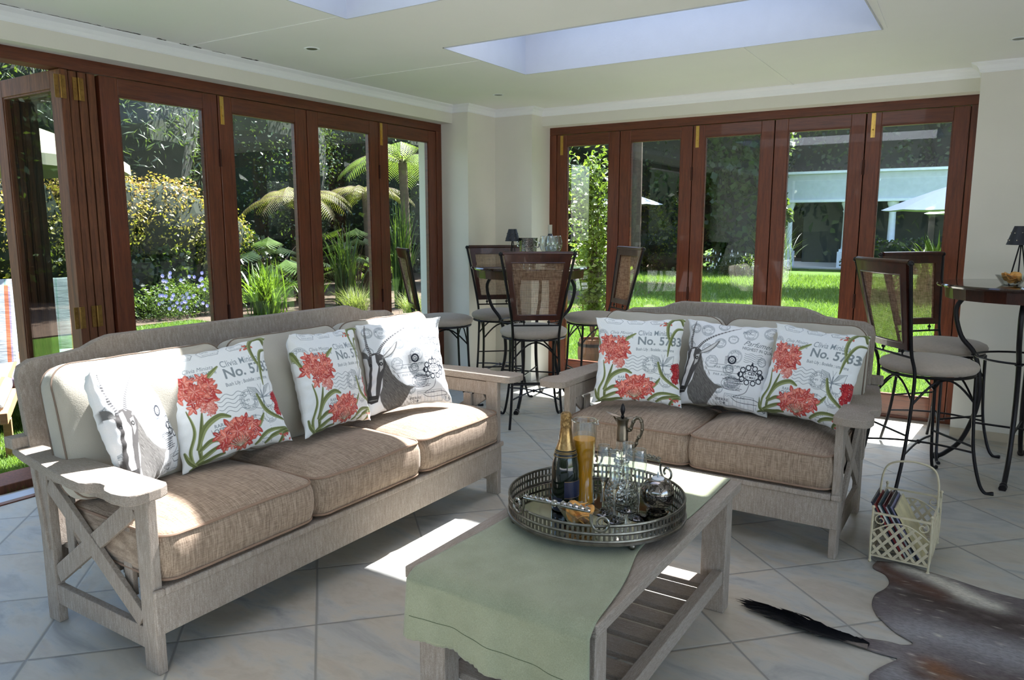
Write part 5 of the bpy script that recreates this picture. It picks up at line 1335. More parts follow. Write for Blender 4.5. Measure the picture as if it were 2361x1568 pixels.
def np_obj(name, V, F, mat, tint=None, parent=None):
    """V (n,3); F (m,k) with k = 3 or 4; tint per vertex"""
    me = bpy.data.meshes.new(name); k = F.shape[1]
    me.vertices.add(len(V)); me.vertices.foreach_set('co', V.astype(np.float32).ravel())
    me.loops.add(F.size); me.loops.foreach_set('vertex_index', F.astype(np.int32).ravel())
    me.polygons.add(len(F)); me.polygons.foreach_set('loop_start', np.arange(0, F.size, k, dtype=np.int32)); me.polygons.foreach_set('loop_total', np.full(len(F), k, np.int32))
    me.update(calc_edges=True)
    if tint is not None:
        at = me.attributes.new('tint', 'FLOAT', 'POINT'); at.data.foreach_set('value', tint.astype(np.float32))
    me.materials.append(mat); o = bpy.data.objects.new(name, me); COL.objects.link(o)
    if parent is not None: o.parent = parent
    return o
def unit(v): return v / (np.linalg.norm(v, axis=-1, keepdims=True) + 1e-9)
def leaves(P, N, size, aspect=.45, jit=.9, fold=.15, var=.35):
    """a folded rhombic leaf at every point, loosely facing N"""
    n = len(P); nn = unit(N + RS.normal(0, jit, (n, 3))); a = unit(np.cross(nn, RS.normal(0, 1, (n, 3)))); b = np.cross(nn, a)
    L = (size * (1 + RS.uniform(-var, var, n)))[:, None]; W = L * aspect * .5
    base = P - a * L * .5; tip = P + a * L * .5 - nn * L * .12; l = P + b * W + nn * W * fold; r = P - b * W + nn * W * fold
    V = np.stack([base, r, tip, l], 1).reshape(-1, 3); F = np.arange(4 * n).reshape(n, 4)
    return V, F
def cloud(blobs, n, shell=.55):
    """points and outward directions spread over ellipsoids, lumpy and denser near the surface"""
    vol = np.array([b[3] * b[4] * b[5] for b in blobs]) ** .67; cnt = (vol / vol.sum() * n).astype(int); P = []; N = []
    for b, c in zip(blobs, cnt):
        d = unit(RS.normal(0, 1, (c, 3))); r = shell + (1 - shell) * RS.uniform(0, 1, c) ** .6
        lump = 1 + .13 * np.sin(d[:, 0] * 7 + b[0]) * np.sin(d[:, 1] * 6 + b[1] * 3) + .10 * np.sin(d[:, 2] * 11 + d[:, 0] * 9)
        p = d * (r * lump)[:, None] * np.array(b[3:6]) + np.array(b[:3]); P.append(p); N.append(unit(d / np.array(b[3:6])) + np.array([0, 0, .35]))
    return np.concatenate(P), np.concatenate(N)
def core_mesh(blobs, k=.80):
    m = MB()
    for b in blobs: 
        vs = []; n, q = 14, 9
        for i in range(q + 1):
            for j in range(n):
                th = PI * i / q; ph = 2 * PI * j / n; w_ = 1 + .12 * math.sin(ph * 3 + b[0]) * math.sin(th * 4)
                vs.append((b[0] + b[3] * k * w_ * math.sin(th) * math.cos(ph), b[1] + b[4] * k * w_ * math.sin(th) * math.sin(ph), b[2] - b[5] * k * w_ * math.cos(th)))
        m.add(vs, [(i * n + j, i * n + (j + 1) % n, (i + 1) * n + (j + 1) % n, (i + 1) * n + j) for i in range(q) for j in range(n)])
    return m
M['core'] = simple('dark plant core', srgb(22, 30, 16), 1, 0, .3, 3)  # dark solid filler inside plants, blocks sky light between the leaves
M['bark'] = simple('bark', srgb(82, 66, 52), .9, 0, .25, 14, .5, 40)
PAL = {
 'dark': leaf_mat('dark evergreen leaves', [srgb(34, 54, 30), srgb(54, 82, 40), srgb(80, 108, 54)]),
 'bright': leaf_mat('glossy mixed leaves', [srgb(34, 58, 30), srgb(58, 88, 42), srgb(92, 120, 58)], .28, .3),
 'oleander': leaf_mat('oleander leaves', [srgb(40, 62, 46), srgb(64, 90, 62), srgb(96, 118, 80)], .4),
 'gold': leaf_mat('golden privet leaves', [srgb(84, 104, 36), srgb(150, 146, 50), srgb(206, 180, 70), srgb(214, 160, 84)], .5, .4),
 'mid': leaf_mat('mid green leaves', [srgb(52, 84, 32), srgb(84, 120, 44), srgb(120, 150, 60)], .45),
 'lime': leaf_mat('bright green leaves', [srgb(78, 112, 36), srgb(122, 156, 52), srgb(160, 190, 80)], .4, .45),
 'strap': leaf_mat('strap leaves', [srgb(60, 100, 30), srgb(104, 148, 44), srgb(150, 186, 70)], .4, .4),
 'iris': leaf_mat('tall sword leaves', [srgb(36, 66, 34), srgb(58, 94, 44), srgb(88, 122, 56)], .45, .35),
 'fern': leaf_mat('fern leaves', [srgb(84, 116, 44), srgb(128, 156, 66), srgb(170, 186, 96)], .5, .45),
 'oldfern': leaf_mat('bronze fern leaves', [srgb(84, 84, 40), srgb(130, 118, 58), srgb(170, 146, 78)], .6, .4),
 'grass': leaf_mat('tussock blades', [srgb(110, 124, 62), srgb(150, 160, 86), srgb(186, 188, 120)], .6, .4),
}
def plant(name, label, cat, blobs, n, size, pal, aspect=.45, group=None, stems=True, shell=.55, tinter=None, core=True, flowers=None, jit=.9):
    x, y = blobs[0][0], blobs[0][1]; t = thing(name, label, cat, (x, y, -.08), 0, group)
    P, N = cloud(blobs, n, shell); P = P[P[:, 2] > -.05]; N = N[:len(P)] if len(N) != len(P) else N
    V, F = leaves(P, N[:len(P)], size, aspect, jit)
    ti = RS.uniform(0, 1, len(P)) * .7 + .15
    if tinter is not None: ti = np.clip(tinter(P) + RS.uniform(-.2, .2, len(P)), 0, 1)
    np_obj('foliage', V - np.array([x, y, -.08]), F, PAL[pal], np.repeat(ti, 4), t)
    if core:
        m = core_mesh(blobs); m.build('dark_core', M['core'], t, world=True)
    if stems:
        b = MB(); rnd = random.Random(int(abs(x * 100 + y * 10)))
        for bl in blobs[:3]:
            for k in range(3):
                e = Vector((bl[0] + rnd.uniform(-.4, .4) * bl[3], bl[1] + rnd.uniform(-.4, .4) * bl[4], bl[2] + .3 * bl[5]))
                s = Vector((x + (bl[0] - x) * .5 + rnd.uniform(-.1, .1), y + (bl[1] - y) * .5 + rnd.uniform(-.1, .1), -.1)); b.tube(bez([s, (s + e) / 2 + Vector((rnd.uniform(-.1, .1), rnd.uniform(-.1, .1), 0)), e], 4), [.035 * min(1.6, max(.3, bl[5])) * (1 - .07 * i) for i in range(9)], 6)
        b.build('stem', M['bark'], t, world=True)
    if flowers is not None:
        pts, col, fs_, ctr = flowers; b = MB(); rnd = random.Random(5)
        for p in pts:
            for k in range(8):
                a = 2 * PI * k / 8; d = Vector((math.cos(a), math.sin(a) * .5, math.sin(a))) ; d = Vector((rnd.uniform(.1, .3), math.cos(a), math.sin(a))); s = Vector((0, -math.sin(a), math.cos(a))) * fs_ * .22; c = Vector(p)
                b.add([c, c + d * fs_ * .6 + s, c + d * fs_, c + d * fs_ * .6 - s], [(0, 1, 2, 3)])
        b.build('flower_heads', col, t, world=True)
    return t
def blades(name, label, cat, base, n, h, spread, wdt, pal, group=None, droop=.5, stiff=1.0):
    """a clump of arching ribbon leaves"""
    t = thing(name, label, cat, (base[0], base[1], base[2]), 0, group); K = 6
    az = RS.uniform(0, 2 * PI, n); H = h * RS.uniform(.6, 1.08, n); out = spread * RS.uniform(.15, 1.0, n) * RS.uniform(.6, 1, n); b0 = RS.normal(0, spread * .13, (n, 2))
    V = np.zeros((n, K + 1, 2, 3)); 
    for k in range(K + 1):
        s = k / K; r = out * s ** 1.6; z = H * (s - droop * (out / spread) * s ** 3 * .62); w_ = wdt * (1 - s) ** .5 * (.55 + .45 * min(1, s * 4)) * RS.uniform(.95, 1.05, n) * .5
        cx = b0[:, 0] + r * np.cos(az); cyy = b0[:, 1] + r * np.sin(az); tx, ty = -np.sin(az + .3), np.cos(az + .3)
        for q, sg in ((0, -1), (1, 1)): V[:, k, q, 0] = cx + sg * tx * w_; V[:, k, q, 1] = cyy + sg * ty * w_; V[:, k, q, 2] = z
    idx = np.arange(n * (K + 1) * 2).reshape(n, K + 1, 2)
    F = np.stack([idx[:, :-1, 0], idx[:, :-1, 1], idx[:, 1:, 1], idx[:, 1:, 0]], -1).reshape(-1, 4)
    ti = np.repeat(RS.uniform(.05, .95, n), (K + 1) * 2)
    np_obj('blades', V.reshape(-1, 3), F, PAL[pal], ti, t); return t
def fern(name, label, base, zc, nf, L, pal, lean=0.0, seed=1, up=.55):
    """tree fern: fibrous trunk and a crown of arching divided fronds"""
    rnd = random.Random(seed); t = thing(name, label, 'tree fern', (base[0], base[1], -.08), 0)
    b = MB(); b.tube(bez([(0, 0, 0), (.03, .02, (zc) * .5), (0, 0, zc + .08)], 6), [.11, .10, .10, .09, .09, .09, .085, .085, .08, .08, .08, .08, .08][:13], 10); b.build('trunk', M['bark'], t, smooth=True)
    for f in range(nf):
        az = 2 * PI * f / nf + rnd.uniform(-.15, .15); el = up + rnd.uniform(-.18, .25); l = L * rnd.uniform(.8, 1.1); V = []; F = []; ti = []
        K = 30; pts = []
        for k in range(K + 1):
            s = k / K; r = l * s * math.cos(el) * (1 - .12 * s); z = l * (math.sin(el) * s - .62 * s ** 2.2) + .08 + zc; pts.append(np.array([r * math.cos(az), r * math.sin(az), z]))
        sd = np.array([-math.sin(az), math.cos(az), 0])
        for k in range(2, K):
            s = k / K; pl = .30 * L / 1.4 * math.sin(PI * min(1, s * .9 + .07)) ** .8; d = pts[k + 1] - pts[k - 1]; d /= np.linalg.norm(d)
            for sg in (-1, 1):
                dirn = sd * sg * .93 + d * .35 + np.array([0, 0, -.22]); dirn /= np.linalg.norm(dirn); wv = d * .0125 * L / 1.4
                nseg = 7                                    # little lobes along each pinna
                for q in range(nseg):
                    u0, u1 = q / nseg, (q + .85) / nseg; tw = (1 - u0) ** .6; p0 = pts[k] + dirn * pl * u0 + np.array([0, 0, -.05 * u0 ** 2]); p1 = pts[k] + dirn * pl * u1 + np.array([0, 0, -.05 * u1 ** 2]); i = len(V)
                    V += [p0 - wv * tw, p1 - wv * tw * .55, p1 + wv * tw * .55, p0 + wv * tw]; F.append((i, i + 1, i + 2, i + 3)); ti += [min(1, max(0, .35 + .5 * (1 - s) * rnd.random() + .2 * u0))] * 4
        o = np_obj('frond', np.array(V), np.array(F), PAL[pal], np.array(ti), t)
        bb = MB(); bb.tube([tuple(p) for p in pts[::4]], [.011 * (1 - .8 * i / 9) for i in range(len(pts[::4]))], 5); bb.build('midrib', M['bark'], o)
    return t

# lawn and beds
def lawn_mat():
    t = NT('mown lawn'); o = t.coord('World'); n = t.noise(o, 2.2, 5); f = t.noise(t.coord('World', scale=(1, 1, 1)), 90, 4, .7)
    c = t.ramp(t.math('ADD', t.math('MULTIPLY', n, .35), t.math('MULTIPLY', f, .65)), [(.3, srgb(42, 62, 20)), (.5, srgb(64, 92, 32)), (.7, srgb(94, 118, 54))])
    return t.pbr(c, .9, 0, t.bump(f, .9, .03), spec=.1)
M['lawn'] = lawn_mat(); M['soil'] = simple('garden soil', srgb(64, 50, 38), 1, 0, .3, 12, .8, 30)
lw = MB().box(-6.4, -.66, -9, 1.4, -.30, -.08).box(-5.2, -.66, 1.4, 2.6, -.30, -.08).box(-2.4, -.66, 2.6, 24, -.30, -.08).box(-.66, 9, .62, 24, -.30, -.08).box(-6.9, -2.4, 12.5, 24, -.3, -.08)
lw.box(-60, 60, -60, -9, -.34, -.30).box(-60, 60, 34, 80, -.34, -.30).box(9, 60, -9, 34, -.34, -.30).box(-60, -14, -9, 34, -.34, -.30).box(-14, 9, -9, 34, -.40, -.345)
o = lw.build('lawn', M['lawn']); tag(o, kind='structure')
o = MB().box(-14, -6.4, -9, 30, -.32, -.06).box(-6.4, -5.2, 1.4, 12.5, -.32, -.06).box(-5.2, -2.4, 2.6, 12.5, -.32, -.07).box(-6.9, 12, 24, 34, -.32, -.06).build('garden_bed', M['soil']); tag(o, kind='structure')
o = MB().box(-.66, -.51, -9, .66, -.30, -.075).box(-.66, 9, .51, .62, -.30, -.055).build('path', simple('pale edging', srgb(176, 168, 156), .9, 0, .1, 20, .3)); tag(o, kind='structure')
o = MB().box(7.2, 16, -16, 3, -.30, -.04).box(-6, 16, -16, -8.8, -.30, -.042).build('bounce_paving', simple('grey bounce paving', srgb(142, 142, 142), .9, 0, .1, 3)); tag(o, kind='structure')  # unseen paving, added to bounce neutral light into the room
def grass(name, regions, label):
    V = []; 
    for (x0, x1, y0, y1, n, h) in regions:
        x = RS.uniform(x0, x1, n); y = RS.uniform(y0, y1, n); a = RS.uniform(0, 2 * PI, n); w_ = .0035 * h / .035; hh = h * RS.uniform(.6, 1.3, n); lx, ly = RS.normal(0, h * .45, (2, n))
        z0 = np.full(n, -.082); A = np.stack([x - np.cos(a) * w_, y - np.sin(a) * w_, z0], 1); B = np.stack([x + np.cos(a) * w_, y + np.sin(a) * w_, z0], 1); C = np.stack([x + lx, y + ly, z0 + hh], 1)
        V.append(np.stack([A, B, C], 1).reshape(-1, 3))
    V = np.concatenate(V); F = np.arange(len(V)).reshape(-1, 3); ti = np.repeat(RS.uniform(0, 1, len(F)), 3)
    o = np_obj(name, V, F, PAL['lawnblade'], ti); tag(o, label, 'grass', kind='stuff'); return o
PAL['lawnblade'] = leaf_mat('lawn blades', [srgb(74, 118, 34), srgb(116, 164, 58), srgb(164, 202, 96)], .6, .4)
grass('lawn_grass', [(-3.2, -.66, -5.2, -1.6, 90000, .032), (-6.4, -3.0, -3, 1.4, 40000, .045), (-5.2, -3.0, .5, 2.6, 14000, .05), (-2.2, 4.6, .64, 4.0, 110000, .035), (-3.0, 5.2, 4.0, 9, 60000, .055), (-5, 6, 9, 17, 40000, .085)], 'short sunlit lawn grass outside the glass doors')
# railway sleeper beside the open door
o = MB().box(-.90, -.665, -3.70, -2.2, -.10, -.030).build('timber_sleeper', M['oldwood'], None, bevel=.006); tag(o, 'weathered timber sleeper lying on the ground outside the open folding doors', 'sleeper')

# --- left garden
HG = 'tall evergreen trees behind the left garden'
plant('evergreen_tree', 'tall dark ivy clad tree at the far left, seen above the folded doors', 'tree', [(-8.6, -1.6, 2.6, 1.2, 1.9, 2.9), (-8.8, -4.4, 2.6, 1.2, 1.9, 3.0)], 15000, .09, 'dark', .8, HG)
plant('oleander_tree', 'tall oleander with long narrow leaves behind the golden shrub', 'tree', [(-8.9, 1.9, 3.0, 1.2, 1.8, 2.1), (-9.1, .3, 3.2, 1.1, 1.5, 2.1)], 16000, .15, 'oleander', .16, HG)
plant('evergreen_tree', 'tall tree of small glinting leaves seen through the second closed leaf of the left doors', 'tree', [(-9.0, 5.0, 2.7, 1.3, 1.8, 2.5)], 17000, .060, 'bright', .5, HG)
plant('evergreen_tree', 'tall dark tree behind the bronze fern, third closed leaf of the left doors', 'tree', [(-8.4, 8.2, 2.7, 1.6, 2.0, 2.7)], 14000, .070, 'bright', .5, HG)
plant('evergreen_tree', 'dark tree farthest right in the left garden, behind the pale tree fern', 'tree', [(-6.8, 10.5, 2.5, 1.6, 1.8, 2.6)], 11000, .08, 'dark', .5, HG)
gold = lambda P: .25 + .65 * np.clip((P[:, 2] - .9) / 1.0, 0, 1)
plant('golden_shrub', 'golden leaved privet shrub behind the first closed leaf of the left doors', 'shrub', [(-7.5, 1.75, 1.42, .6, .85, .70), (-7.5, .75, 1.55, .6, .75, .78), (-7.5, 2.6, 1.05, .55, .7, .75)], 13000, .052, 'gold', .5, 'golden shrubs in the left garden', tinter=gold)
plant('golden_shrub', 'golden leaved privet shrub seen through the open left doorway', 'shrub', [(-7.3, -.9, 1.35, .7, 1.2, 1.05)], 9000, .055, 'gold', .5, 'golden shrubs in the left garden', tinter=gold,
      flowers=([(-6.55 + .02 * (k % 3), -.25 + .025 * (k % 5), 1.02 + .022 * (k // 5)) for k in range(25)] + [(-6.55, -1.35 + .02 * (k % 5), 1.0 + .022 * (k // 5)) for k in range(20)], simple('crimson petals', srgb(150, 30, 56), .6), .022, None))
plant('ivy_shrub', 'dark ivy covered bank below the golden shrub', 'shrub', [(-7.7, 1.5, .42, .7, 1.6, .75), (-7.6, 3.2, .5, .6, .8, .8)], 9000, .085, 'dark', .85)
plant('ivy_shrub', 'dark ivy covered bank behind the striped loungers', 'shrub', [(-7.5, -1.6, .35, .6, 1.9, .65)], 7000, .085, 'dark', .85)
purple = simple('mauve petals', srgb(170, 160, 226), .6); whitep = simple('white petals', srgb(236, 238, 240), .6)
rr_ = random.Random(4)
plant('daisy_bush', 'low bush of mauve daisies at the lawn edge below the golden shrub', 'shrub', [(-6.75, 1.35, .18, .30, .62, .34)], 2600, .055, 'mid', .3, None, False, .3, core=False,
      flowers=([(-6.75 + .30 * rr_.uniform(.3, 1), 1.35 + rr_.uniform(-.35, .42), .30 + rr_.uniform(-.2, .34)) for _ in range(46)], purple, .034, None))
plant('low_shrub', 'small yellow green bush right of the mauve daisies', 'shrub', [(-6.7, 2.15, .22, .3, .38, .38)], 2400, .085, 'lime', .22, None, False, .2, core=False)
plant('low_shrub', 'small leafy bush left of the mauve daisies', 'shrub', [(-6.9, .45, .2, .3, .40, .36)], 2200, .08, 'mid', .22, None, False, .2, core=False)
blades('agapanthus', 'large sunlit clump of arching strap leaves seen through the second closed door leaf', 'strap leaved plant', (-6.0, 2.45, -.08), 210, .92, .72, .030, 'strap', 'strap leaved clumps in the left garden')
blades('agapanthus', 'sunlit clump of strap leaves at the edge of the third closed door leaf', 'strap leaved plant', (-5.55, 3.0, -.08), 120, .70, .52, .028, 'strap', 'strap leaved clumps in the left garden')
blades('tall_iris', 'stand of tall dark sword leaves between the two ferns', 'strap leaved plant', (-5.9, 4.1, -.08), 110, 1.55, .55, .034, 'iris')
blades('tall_iris', 'tall upright sword leaves in front of the pale tree fern', 'strap leaved plant', (-4.9, 4.4, -.08), 110, 2.0, .45, .034, 'iris')
blades('tussock_grass', 'low tussock of thin pale grass near the fourth closed door leaf', 'grass clump', (-4.75, 3.15, -.08), 420, .52, .60, .008, 'grass')
blades('tussock_grass', 'low pale grass tussock beside the outside wall', 'grass clump', (-3.9, 3.5, -.08), 300, .45, .50, .008, 'grass')
fern('tree_fern', 'tree fern with bronze drooping fronds behind the strap leaved clump', (-7.2, 4.25), 1.80, 13, 1.25, 'oldfern', seed=4, up=.42)
fern('tree_fern', 'pale sunlit tree fern at the right of the left garden', (-5.45, 5.15), 2.45, 15, 1.55, 'fern', seed=9, up=.5)
fern('tree_fern', 'small bronze tree fern in front of the dark tree', (-6.6, 5.4), 1.95, 11, 1.1, 'oldfern', seed=14, up=.4)
def big_leaves(name, label, base, n, h, r, size):
    t = thing(name, label, 'shrub', (base[0], base[1], -.08)); V = []; F = []; ti = []; b = MB(); rnd = random.Random(8)
    for k in range(n):
        a = rnd.uniform(0, 2 * PI); q = r * rnd.uniform(.2, 1); z = h * rnd.uniform(.35, 1); c = np.array([q * math.cos(a), q * math.sin(a), z]); d = unit(np.array([math.cos(a), math.sin(a), -.35])); s = np.cross(d, [0, 0, 1.]); s /= np.linalg.norm(s); nn = np.cross(s, d)
        b.tube([(0, 0, 0), tuple(c * np.array([.5, .5, .75])), tuple(c)], .008, 5); S = size * rnd.uniform(.7, 1.1); tt = rnd.random()
        for j in range(9):                       # split leaf of nine fingers
            for sg in (-1, 1):
                o_ = d * S * (.08 + .09 * j); l = S * .55 * math.sin(PI * (.18 + .09 * j)); e = s * sg * l + d * S * .16 - nn * 0 + np.array([0, 0, -.10 * S]); wv = d * S * .038; i = len(V)
                V += [c + o_ - wv, c + o_ + e * .6 - wv, c + o_ + e, c + o_ + e * .6 + wv, c + o_ + wv]; F.append((i, i + 1, i + 3, i + 4)); F.append((i + 1, i + 2, i + 3, i + 1)); ti += [tt] * 5
    V = np.array(V); F4 = np.array([f for f in F if f[0] != f[3]]); F3 = np.array([f[:3] for f in F if f[0] == f[3]])
    T = np.concatenate([F4[:, :3], F4[:, [0, 2, 3]], F3]); np_obj('foliage', V, T, PAL['bright'], np.array(ti), t); b.build('stem', M['bark'], t); return t
big_leaves('split_leaf_plant', 'large split leaved plant behind the sunlit strap leaves', (-7.0, 3.4), 34, 1.25, .85, .50)
big_leaves('split_leaf_plant', 'large split leaved plant between the tall sword leaves', (-6.4, 4.9), 26, 1.4, .7, .45)

HB = 'tall boundary hedges'
def hedge_row(label, a, b, r, zc, zr, n, size):
    L = math.hypot(b[0] - a[0], b[1] - a[1]); m = max(2, int(L / (r * 1.1))); bl = [(a[0] + (b[0] - a[0]) * i / (m - 1), a[1] + (b[1] - a[1]) * i / (m - 1), zc, r, r, zr) for i in range(m)]
    return plant('boundary_hedge', label, 'hedge', bl, n, size, 'dark', .6, HB, False)
hedge_row('tall dark boundary hedge behind the left garden', (-11.3, -9), (-11.3, 13), 1.7, 2.6, 4.6, 26000, .15)
hedge_row('tall dark boundary hedge behind the white colonnade', (-16, 30), (14, 30), 2.6, 4.5, 6.5, 16000, .30)
hedge_row('tall dark boundary hedge joining the left garden to the rear lawn', (-10.5, 13), (-13, 24), 2.2, 3.5, 5.5, 9000, .25)
hedge_row('tall boundary hedge at the right side of the rear lawn', (13.5, 2), (13.5, 28), 2.2, 3.0, 4.5, 9000, .28)
hedge_row('tall unseen hedge added behind the camera to weaken reflections in the panes', (-6, -18), (18, -18), 2.0, 1.6, 3.0, 9000, .25)  # out of view, added to keep bright sky out of the reflections
# --- loungers and parasol on the left lawn
def stripes():
    t = NT('striped canvas'); o = t.coord('Object'); s = t.n('ShaderNodeSeparateXYZ'); t.l(o, s.inputs[0])
    f = t.math('FRACT', t.math('MULTIPLY', s.outputs[0], 5.4)); c = t.ramp(f, [(.0, srgb(112, 118, 120)), (.30, srgb(118, 62, 34)), (.44, srgb(98, 88, 106)), (.50, srgb(112, 118, 120)), (.80, srgb(86, 108, 102)), (.86, srgb(112, 118, 120))])
    c.node.color_ramp.interpolation = 'CONSTANT'; return t.pbr(c, .9, 0, t.bump(t.noise(t.coord('Object', scale=(1, 5, 5)), 9, 2), .4, .01))
M['stripe'] = stripes(); M['teak'] = wood('teak', srgb(120, 82, 54), srgb(176, 130, 92), (.5, 4, 4), .6, 1)
def lounger(label, loc, rz):
    l = thing('sun_lounger', label, 'sun lounger', loc, rz, 'striped sun loungers on the left lawn')       # back at +y, foot towards -y
    for sx in (-1, 1):
        MB().box(sx * .31 - .02, sx * .31 + .02, -1.35, .55, .24, .31).build('side_rail', M['teak'], l, bevel=.004)
        for yy in (-1.2, .30): MB().box(sx * .31 - .022, sx * .31 + .022, yy, yy + .06, 0, .24).build('leg', M['teak'], l, bevel=.003)
    b = MB()
    for k in range(13): b.box(-.29, .29, -1.32 + k * .10, -1.25 + k * .10, .285, .305)
    b.build('slats', M['teak'], l)
    cushion('cushion', M['stripe'], None, l, .60, 1.25, .07, .05, .02, .006, 3, (0, -.66, .345))
    cushion('back_cushion', M['stripe'], None, l, .60, .72, .07, .05, .02, .006, 5, (0, .20, .62), (math.radians(63), 0, 0))
    MB().bar((0, .10, .31), (0, .36, .92), .56, .03, (0, -1, 0)).build('backrest', M['teak'], l)
    return l
la = lounger('striped sun lounger nearest the folded doors, framed by the open door leaf', (-3.02, -2.34, -.08), math.radians(62))
lounger('striped sun lounger at the far left edge beyond the open doors', (-2.55, -3.05, -.08), math.radians(62))
def parasol(label, loc, R, zr, za, colr, n=8, group=None, val=.10, rz=.2):
    p = thing('parasol', label, 'parasol', (loc[0], loc[1], -.08), rz, group); zr += .08; za += .08
    b = MB(); K = 6; vs = []
    for k in range(K + 1):
        s = k / K
        for j in range(n * 4):
            a = 2 * PI * j / (n * 4); sc = 1 - .045 * s * abs(math.sin(a * n / 2)) ** 1.0; r = R * s * sc + .01; z = za - (za - zr) * (s ** 1.15) - .02 * s * abs(math.sin(a * n / 2)); vs.append((r * math.cos(a), r * math.sin(a), z))
    m = n * 4; b.add(vs, [(k * m + j, k * m + (j + 1) % m, (k + 1) * m + (j + 1) % m, (k + 1) * m + j) for k in range(K) for j in range(m)])
    o = b.build('canopy', colr, p); s_ = o.modifiers.new('t', 'SOLIDIFY'); s_.thickness = .004
    if val:
        b = MB(); e = vs[-m:]; vs2 = e + [(x * 1.005, y * 1.005, z - val) for x, y, z in e]; b.add(vs2, [(j, (j + 1) % m, m + (j + 1) % m, m + j) for j in range(m)]); o2 = b.build('valance', colr, p); s_ = o2.modifiers.new('t', 'SOLIDIFY'); s_.thickness = .003
    for j in range(n): a = 2 * PI * j / n; MB().tube([(0, 0, za - .25), (R * .6 * math.cos(a), R * .6 * math.sin(a), zr + (za - zr) * .42)], .010, 5).build('rib', M['teak'], p)
    MB().tube([(0, 0, 0), (0, 0, za + .06)], .022, 10).build('pole', M['teak'], p)
    MB().lathe([(.001, 0), (.24, 0), (.24, .05), (.05, .08), (.001, .08)], 20).build('base', M['iron'], p)
    return p
M['creamcloth'] = simple('cream canvas', srgb(164, 154, 130), .9, 0, .03, 6); M['whitecloth'] = simple('white canvas', srgb(170, 176, 184), .9, 0, .02, 6)
parasol('cream garden parasol over the loungers, left of the folded doors', (-4.6, -1.95), 1.30, 1.96, 2.42, M['creamcloth'], rz=.55)

# --- right garden
TG = 'tall trees at the far end of the right lawn'
plant('evergreen_tree', 'large dark tree at the far left end of the rear lawn', 'tree', [(-7.6, 18.4, 4.3, 3.0, 2.2, 4.6), (-11.5, 15.5, 4.0, 3.0, 2.5, 4.4)], 16000, .15, 'dark', .6, TG)
plant('evergreen_tree', 'dark tree behind the ivy wall on the rear lawn', 'tree', [(-4.4, 20.4, 4.8, 2.3, 1.8, 5.2)], 10000, .15, 'dark', .6, TG)
plant('ivy_bush', 'tall wall of broad ivy leaves left of the white colonnade', 'shrub', [(-2.9, 18.2, 1.8, 1.15, .8, 2.3), (-3.3, 18.5, 4.0, 1.4, .9, 2.2)], 7500, .23, 'mid', .9, None, tinter=lambda P: .25 + 0 * P[:, 0])
plant('evergreen_tree', 'tall tree above the left half of the white colonnade', 'tree', [(-1.2, 26.8, 5.4, 3.2, 2.0, 5.0)], 10000, .20, 'dark', .6, TG)
plant('evergreen_tree', 'tall tree above the right half of the white colonnade', 'tree', [(4.2, 27.0, 5.2, 4.2, 2.0, 5.0), (9.0, 26, 5, 3.5, 2, 4.8)], 14000, .20, 'dark', .6, TG)
plant('overhanging_tree', 'leafy tree leaning over the rear lawn and shading it', 'tree', stems=False, blobs= [(-5.4, 13.6, 6.9, 2.6, 2.4, 1.2), (-1.8, 14.6, 7.2, 2.4, 2.2, 1.2), (-3.6, 11.2, 6.6, 1.8, 1.3, .9), (1.6, 15.4, 7.4, 2.4, 1.7, 1.0)], n=22000, size=.27, pal='dark', aspect=.7, core=False, shell=.15)
plant('leafy_shrub', 'yellow green shrub below the small white parasol on the rear lawn', 'shrub', [(-6.2, 17.0, 1.0, 1.3, .8, 1.3), (-4.9, 17.0, .6, .9, .7, .9)], 6000, .10, 'gold', .6, None, tinter=lambda P: .05 + .25 * np.clip((P[:, 2] - 1.2), 0, 1))
blades('spiky_grass', 'large arching grass clump between the ivy wall and the colonnade', 'grass clump', (-1.75, 16.9, -.08), 300, 1.7, 1.3, .020, 'iris')
plant('white_flower_bush', 'low bed of small white flowers in front of the ivy wall', 'shrub', [(-2.2, 15.8, .15, 1.1, .4, .42)], 2500, .07, 'dark', .5, None, False, .3, core=False,
      flowers=([(-2.2 + rr_.uniform(-1.05, 1.1), 15.45 + rr_.uniform(0, .3), .25 + rr_.uniform(-.15, .38)) for _ in range(70)], whitep, .05, None))
blades('palm_shrub', 'arching palm like plant under the white parasol', 'shrub', (2.55, 12.9, -.08), 60, 1.35, 1.0, .07, 'lime')
plant('hedge', 'clipped low hedge along the colonnade', 'hedge', [(.9, 20.2, .35, 1.3, .35, .6), (3.2, 20.2, .35, 1.3, .35, .6)], 4000, .09, 'dark', .6)
parasol('large white parasol on the rear lawn seen through the last door leaf', (2.92, 12.0), 1.32, 1.64, 2.14, M['whitecloth'], val=.0, group='white parasols on the rear lawn', rz=.1)
parasol('white parasol farther back, low behind the large one', (3.3, 16.5), 1.25, 1.63, 2.0, M['whitecloth'], val=0, group='white parasols on the rear lawn')
parasol('small distant white parasol seen through the second leaf of the rear doors', (-5.85, 15.7), 1.15, 1.95, 2.32, M['whitecloth'], val=0, group='white parasols on the rear lawn')
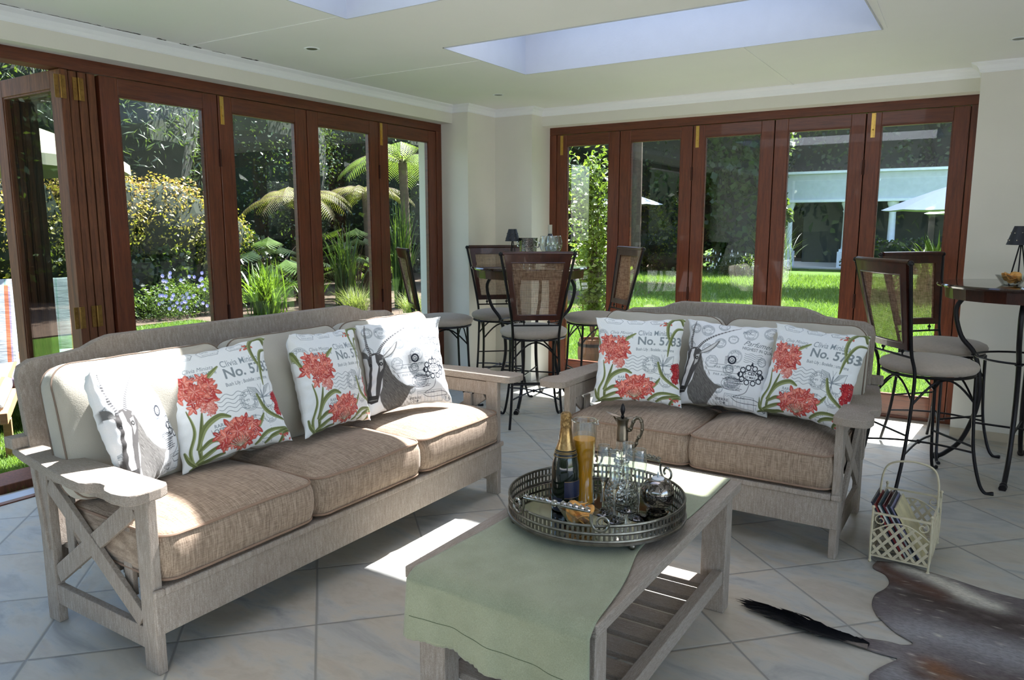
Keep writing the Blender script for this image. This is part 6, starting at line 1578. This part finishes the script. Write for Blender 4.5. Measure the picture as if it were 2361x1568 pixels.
# colonnade
cn = thing('colonnade', 'white plastered colonnade with a deep moulded fascia at the end of the rear lawn', 'pergola', (1.5, 21.5, -.08))
MB().box(-2.6, 8.5, 21.3, 21.7, 2.18, 3.02).build('fascia', simple('pale fascia paint', srgb(196, 202, 206), .8), cn, world=True)
for z, e in ((3.02, .10), (2.10, .06)): MB().box(-2.7, 8.6, 21.3 - e, 21.75, z, z + .08).build('moulding', M['white'], cn, world=True)
for x in (-2.35, -.55, .80, 2.6, 4.6):
    b = MB(); b.box(x - .19, x + .19, 21.3, 21.68, -.08, .48); b.box(x - .15, x + .15, 21.34, 21.64, .48, .56)
    b.lathe([(.13, .56), (.115, .62), (.10, 1.75), (.13, 1.80), (.10, 1.84), (.15, 1.98), (.17, 2.02), (.17, 2.10)], 16, (x, 21.5, 0)); b.build('column', M['white'], cn, world=True, smooth=True)
MB().box(-2.6, 8.5, 21.7, 25.2, 2.6, 2.75).build('roof', M['white'], cn, world=True)
MB().box(-2.6, 8.5, 25.0, 25.2, -.08, 2.6).build('back_wall', simple('dark veranda wall', srgb(70, 74, 72), .9), cn, world=True)
for x in (1.7, 2.5, 3.6): MB().box(x - .10, x + .10, 24.8, 24.98, -.08, 2.5).build('dark_post', M['mahogany'], cn, world=True)
o = MB().box(-3.2, 9, 20.9, 25.4, -.10, -.04).build('paving', simple('pale paving', srgb(190, 186, 178), .9)); tag(o, kind='structure')
# tree trunk on the rear lawn
b = MB(); b.tube(bez([(-5.05, 14.6, -.1), (-5.0, 14.6, 2.0), (-5.1, 14.9, 4.5), (-5.2, 15.4, 6.8)], 6), [.19 - .006 * i for i in range(19)], 10); o = b.build('bare_tree', M['bark'], None, smooth=True); tag(o, 'dark bare tree trunk standing before the small distant parasol', 'tree')
# barrel planter with a shrub right outside the rear doors
bp = thing('barrel_planter', 'small wooden half barrel planter on the lawn outside the rear doors', 'planter', (.345, 1.20, -.08))
MB().lathe([(.001, 0), (.115, 0), (.14, .10), (.145, .17), (.13, .30), (.118, .30), (.12, .27), (.001, .27)], 20).build('staves', wood('barrel staves', srgb(70, 44, 30), srgb(120, 84, 60), (6, 6, .6), .7, 2), bp)
b = MB()
for z, r in ((.06, .131), (.23, .141)): b.lathe([(r, z), (r + .003, z), (r + .003, z + .03), (r, z + .03)], 20)
b.build('hoop', M['iron'], bp)
ps = thing('potted_shrub', 'sunlit light green shrub growing from the half barrel outside the rear doors', 'shrub', (.345, 1.20, .20))
b = MB(); rnd = random.Random(31); tips = []
for k in range(15):
    a = rnd.uniform(0, 2 * PI); h = rnd.uniform(.7, 1.85) if k > 4 else rnd.uniform(1.5, 1.9); r = rnd.uniform(.05, .30); p = bez([(0, 0, 0), (r * .5 * math.cos(a), r * .4 * math.sin(a), h * .4), (r * math.cos(a), r * .8 * math.sin(a), h * .8), (r * 1.1 * math.cos(a), r * .9 * math.sin(a), h)], 6); b.tube(p, [.008 * (1 - .045 * i) for i in range(len(p))], 5); tips.append(p)
b.build('stem', M['bark'], ps)
P = []
for p in tips:
    for q in p[4:]:
        for k in range(17): P.append(np.array(q) + RS.normal(0, .055, 3))
P = np.array(P); V, F = leaves(P, np.tile([[.3, -.3, 1.]], (len(P), 1)), .062, .45, .8); np_obj('foliage', V, F, PAL['lime'], np.repeat(RS.uniform(.2, 1, len(P)), 4), ps)
